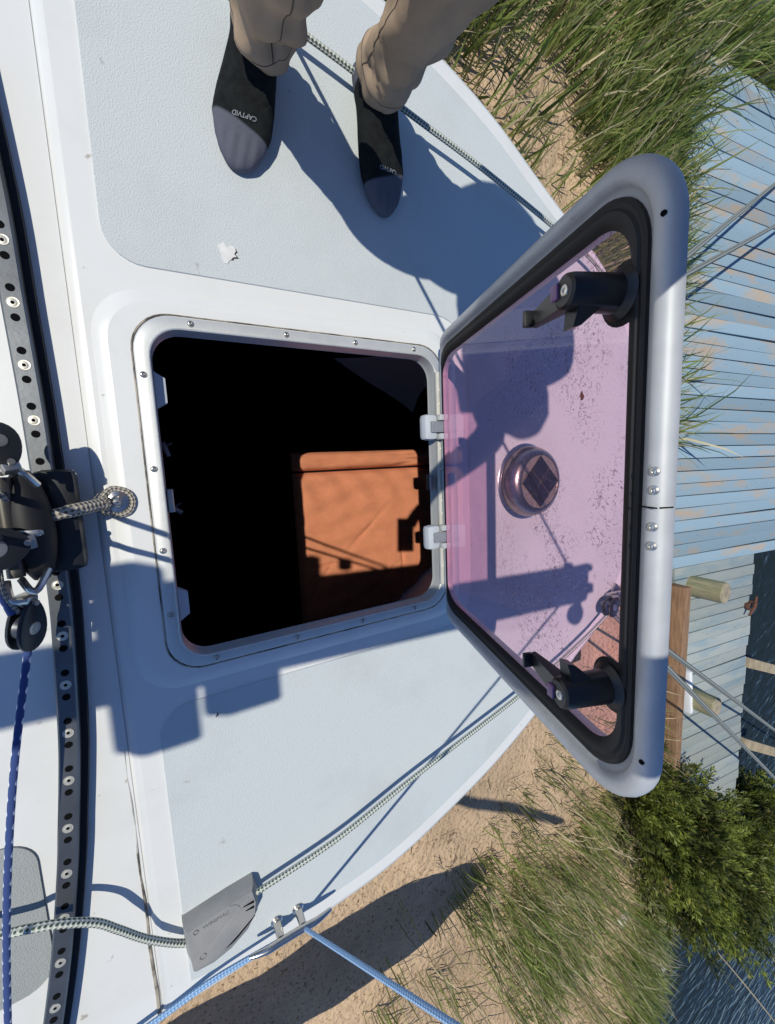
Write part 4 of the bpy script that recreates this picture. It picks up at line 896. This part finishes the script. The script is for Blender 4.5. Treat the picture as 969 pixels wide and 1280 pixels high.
# joints: the left-in-picture leg is the person's right leg
J = {'pel': (.01, .73, .80), 'hR': (-.085, .72, .78), 'hL': (.115, .72, .78), 'kR': (-.113, .637, .47), 'kL': (.104, .672, .47), 'aR': (-.080, .742, .075), 'aL': (.137, .740, .075),
     'tR': (-.105, .640, .030), 'tL': (.160, .640, .030), 'sp': (-.02, .68, .92), 'ch': (-.07, .57, 1.02), 'nk': (-.12, .52, 1.10), 'hd': (-.155, .49, 1.14), 'hdt': (-.17, .46, 1.19),
     'sR': (-.19, .49, 1.00), 'sL': (.06, .57, 1.02), 'eR': (-.05, .295, .85), 'eL': (.20, .68, .80), 'wR': (-.245, .165, .818), 'wL': (.11, .70, .62), 'pR': (-.262, .128, .808), 'pL': (.10, .68, .575)}
names = list(J); vid = {n: i for i, n in enumerate(names)}; vs = [J[n] for n in names]
ed = [(vid[a], vid[b]) for a, b in (('pel', 'hR'), ('pel', 'hL'), ('hR', 'kR'), ('hL', 'kL'), ('kR', 'aR'), ('kL', 'aL'), ('aR', 'tR'), ('aL', 'tL'), ('pel', 'sp'), ('sp', 'ch'), ('ch', 'nk'), ('nk', 'hd'), ('hd', 'hdt'), ('ch', 'sR'), ('ch', 'sL'), ('sR', 'eR'), ('sL', 'eL'), ('eR', 'wR'), ('eL', 'wL'), ('wR', 'pR'), ('wL', 'pL'))]
rad = {'pel': .13, 'hR': .085, 'hL': .085, 'kR': .052, 'kL': .052, 'aR': .026, 'aL': .026, 'tR': .014, 'tL': .014, 'sp': .125, 'ch': .13, 'nk': .055, 'hd': .085, 'hdt': .085, 'sR': .06, 'sL': .06, 'eR': .046, 'eL': .042, 'wR': .027, 'wL': .027, 'pR': .032, 'pL': .032}
rs_ = [rad[n] for n in names]
def finger(base, pts, r):
    a = vid[base]
    for p in pts: vs.append(p); rs_.append(r); ed.append((a, len(vs) - 1)); a = len(vs) - 1
for k, dxx in enumerate((-.030, -.010, .010, .030)):
    finger('pR', [(-.268 + dxx, .108, .795), (-.270 + dxx, .098, .782), (-.268 + dxx, .104, .768)], .0085)
    finger('pL', [(.10 + dxx, .65, .57), (.10 + dxx, .63, .55)], .0085)
finger('pR', [(-.300, .115, .815), (-.292, .085, .812)], .0095); finger('pL', [(.06, .68, .57), (.05, .66, .56)], .0095)
me = skin_mesh(vs, ed, rs_, 0)
me.materials.clear(); me.materials.append(M['skin']); ob = bpy.data.objects.new('body', me); C.objects.link(ob); ob.parent = person; ob.matrix_parent_inverse = wm(person).inverted()
# head details (above the frame): hair cap, nose, ears
hc = Vector((-.162, .475, 1.165))
d = MB(); d.lathe([(0, .112), (.05, .105), (.088, .07), (.104, .02), (.102, -.03)], hc, 20, T=Matrix.Rotation(R(50), 4, 'X')); obj('hair', d, M['hair'], person)
# shirt
me = skin_mesh([J['pel'], J['sp'], J['ch'], J['sR'], J['sL'], tuple((Vector(J['sR']) + Vector(J['eR'])) / 2), tuple((Vector(J['sL']) + Vector(J['eL'])) / 2)], [(0, 1), (1, 2), (2, 3), (2, 4), (3, 5), (4, 6)], [.155, .155, .160, .092, .092, .074, .074], 0)
me.materials.clear(); me.materials.append(M['shirt']); ob = bpy.data.objects.new('shirt', me); C.objects.link(ob); ob.parent = person; ob.matrix_parent_inverse = wm(person).inverted()
# trousers: one tube for each leg with folds stacked over the foot, rolled hems, joined at the seat
def leg_rings(path, rads, n=56, seed=0, hem=.026):
    rg = random.Random(seed); P = catmull(path, 22); Q = []; k = len(P) - 1
    ph = [rg.uniform(0, 6.28) for _ in range(8)]
    rings = []; L_ = [0]
    for a, b in zip(P, P[1:]): L_.append(L_[-1] + (b - a).length)
    rr = np.interp(L_, np.linspace(0, L_[-1], len(rads)), rads)
    for i, p in enumerate(P):
        t = (P[min(i + 1, k)] - P[max(i - 1, 0)]).normalized(); u = Vector((1, 0, 0)); u = (u - t * u.dot(t)).normalized(); v = t.cross(u)
        s = L_[i]; ring = []
        for j in range(n):
            a = 2 * math.pi * j / n
            fold = math.exp(-s / .10)
            dsp = .0135 * fold * math.sin(s * 95 + 2.2 * math.sin(a + ph[0]) + ph[1]) * (.5 + .5 * math.sin(a * 1 + ph[2])) + .0050 * math.sin(a * 3 + s * 18 + ph[3]) * math.exp(-s / .35) + .0055 * math.sin(a * 5 - s * 34 + ph[4]) * (.4 + .6 * math.sin(s * 21 + ph[1]) ** 2) + .0022 * math.sin(a * 9 + s * 60 + ph[5]) * fold + .004 * math.sin(a * 2 + s * 9 + ph[6])
            cr1 = abs(math.sin(2.0 * a + s * 42 + 1.5 * math.sin(s * 23 + ph[3]))); cr2 = abs(math.sin(1.5 * a - s * 55 + ph[6]))
            dsp -= .0065 * (1 - cr1) ** 3 * math.exp(-s / .22) + .0050 * (1 - cr2) ** 3 * math.exp(-s / .14)
            sag = .010 * math.sin(a + ph[7]) * math.exp(-s / .03)
            if s < hem: dsp = dsp * .45 + .0032
            q = p + (u * math.cos(a) + v * math.sin(a)) * (rr[i] + dsp) + t * sag
            ring.append(q)
        rings.append(ring)
    inner = [[p.lerp(c, .05) for c in [P[0]] for p in rings[0]], [p.lerp(P[3], .12) for p in rings[3]]]
    return inner[::-1] + rings
tro = MB(); seams = []
for (pth, sd_) in (([(-.078, .726, .086), (-.086, .690, .20), (-.100, .655, .34), (-.110, .635, .48), (-.105, .67, .62), (-.085, .70, .78)], 4), ([(.134, .732, .090), (.128, .712, .20), (.116, .690, .34), (.108, .676, .48), (.110, .69, .62), (.115, .70, .78)], 9)):
    rg_ = leg_rings(pth, [.051, .051, .053, .056, .060, .064, .069, .074, .080, .088, .095], seed=sd_)
    tro.loft(rg_, cap=False); seams.append((rg_[2:], sd_))
tro.lathe([(.0, .09), (.10, .08), (.15, .03), (.155, -.03), (.12, -.10), (0, -.12)], (.01, .715, .80), 20)
tr_o = obj('trousers', tro, M['pants'], person, angle=180)
for rg_, sd_ in seams:      # hem stitching and side seam
    d = MB(); d.tube([p for p in rg_[5]] + [rg_[5][0]], .0008, 5); d.tube([r[44 if sd_ == 4 else 30] for r in rg_[5:60]], .0012, 5); obj('seam', d, M['stitch'], tr_o)
# socks: heel-to-toe loft fused with the ankle tube
def sock(toe, heel, side, lean, letters=None):
    toe = Vector((*toe, 0)); heel = Vector((*heel, 0)); ax = (toe - heel); Lf = ax.length; ax.normalize(); lt = Vector((-ax.y, ax.x, 0))
    prof = [(0.0, .018, .022, .026), (.04, .028, .036, .030), (.12, .034, .066, .036), (.24, .036, .092, .050), (.36, .038, .086, .045), (.50, .043, .068, .036), (.62, .047, .056, .029), (.74, .0485, .046, .0235), (.85, .041, .036, .0185), (.93, .031, .029, .0150), (.98, .018, .022, .0120), (1.0, .007, .016, .0115)]
    rings = []
    for t, hw, ht, zc in prof:
        c_ = heel + ax * (t * Lf) + lt * (side * .010 * math.sin(t * 2.6) + side * (.008 * max(0, t - .7) / .3)); ring = []
        for k in range(28):
            a = 2 * math.pi * k / 28; ca, sa = math.cos(a), math.sin(a)
            ring.append(c_ + lt * (hw * (abs(ca) ** .8) * (1 if ca > 0 else -1)) + Vector((0, 0, max(.002, zc + (ht - zc) * sa if sa > 0 else zc + zc * .95 * sa))))
        rings.append(ring)
    m_ = MB(); m_.loft(rings)
    an = heel + ax * (.24 * Lf); m_.loft([[an + ax * (.045 * math.cos(a) - .006) + lt * (.034 * math.sin(a)) + Vector((0, 0, .045)) for a in np.linspace(0, 6.283, 25)[:-1]], [an + ax * (.040 * math.cos(a)) + lt * (.033 * math.sin(a)) + Vector((0, 0, .09)) for a in np.linspace(0, 6.283, 25)[:-1]], [an + Vector(lean) + ax * (.040 * math.cos(a)) + lt * (.036 * math.sin(a)) + Vector((0, 0, .17)) for a in np.linspace(0, 6.283, 25)[:-1]]])
    me0 = bpy.data.meshes.new('tmp'); me0.from_pydata([tuple(v) for v in m_.v], [], m_.f); o = bpy.data.objects.new('tmp', me0); C.objects.link(o)
    bm = bmesh.new(); bm.from_mesh(me0); bmesh.ops.recalc_face_normals(bm, faces=bm.faces); bm.to_mesh(me0); bm.free()
    rm = o.modifiers.new('r', 'REMESH'); rm.mode = 'VOXEL'; rm.voxel_size = .0032; sm = o.modifiers.new('m', 'SMOOTH'); sm.iterations = 14; sm.factor = .6
    dg = bpy.context.evaluated_depsgraph_get(); me = bpy.data.meshes.new_from_object(o.evaluated_get(dg)); bpy.data.objects.remove(o)
    me.materials.clear(); me.materials.append(M['sock'])
    rgs = random.Random(2)
    for v in me.vertices:
        p = v.co; t = (p - heel).dot(ax) / Lf
        if t > .80 and v.co.z > .012: lq = (p - heel).dot(lt); v.co.z += .0009 * math.cos(lq * 2 * math.pi / .0185) * min(1, (t - .80) / .06)
        if .58 < t < .66 and v.co.z > .02: v.co.z += .0012 * math.sin(t * 420)
        v.co.z = max(v.co.z, .0005)
    zone = np.zeros((len(me.vertices), 4), dtype=np.float32); zone[:, 3] = 1
    for v in me.vertices:
        c_ = v.co; t = (c_ - heel).dot(ax) / Lf; l_ = (c_ - heel).dot(lt)
        a_ = t - (.775 + .03 * side * l_ / .05 - .25 * max(0, abs(l_) - .02)); b_ = min(.20 - (c_.z - .03) * .6 - t, (.085 - c_.z) * 4)
        zone[v.index, :3] = .5 + 4 * max(a_, b_)
    ca = me.color_attributes.new('Zone', 'FLOAT_COLOR', 'POINT'); ca.data.foreach_set('color', zone.ravel())
    me.polygons.foreach_set('use_smooth', [True] * len(me.polygons))
    o = bpy.data.objects.new('sock', me); C.objects.link(o); o.parent = person; o.matrix_parent_inverse = wm(person).inverted()
    if letters:
        bv = BVHTree.FromPolygons([v.co for v in me.vertices], [tuple(p.vertices) for p in me.polygons])
        def mp(c_):
            # read from the wearer's side: letters run across the toes
            l_ = -c_.x + side * .000; tt = .745 * Lf + c_.y + .010 * side * (-c_.x) / .05 * -1
            q = heel + ax * tt + lt * (l_ + side * .010); hit = bv.ray_cast(Vector((q.x, q.y, .2)), Vector((0, 0, -1)))
            z = (hit[0].z if hit[0] is not None else .03) + .0009
            return (q.x, q.y, z)
        text_obj(text_mesh(letters, .0092), mp, M['letter'], o)
    return o
sock((-.133, .553), (-.072, .805), 1, (-.006, -.03, 0), 'CAPTVID')
sock((.182, .548), (.128, .800), -1, (-.008, -.02, 0), 'CAPTVID')
# phone
PT = frame_T(Vector(CAM_POS) + CAM_BACK * .012 + CAM_UP * -.0 , CAM_RIGHT, CAM_UP, CAM_BACK)
ph = tag(empty('phone', T=PT), 'black phone held out over the hatch', 'phone')
d = MB(); d.box((-.004, .012, .004), (.074, .150, .008), bev=.0035); obj('phone_body', d, M['black'], ph, T=PT)
d = MB(); d.box((-.004, .012, .0084), (.068, .144, .0008)); obj('screen', d, M['hole'], ph, T=PT)
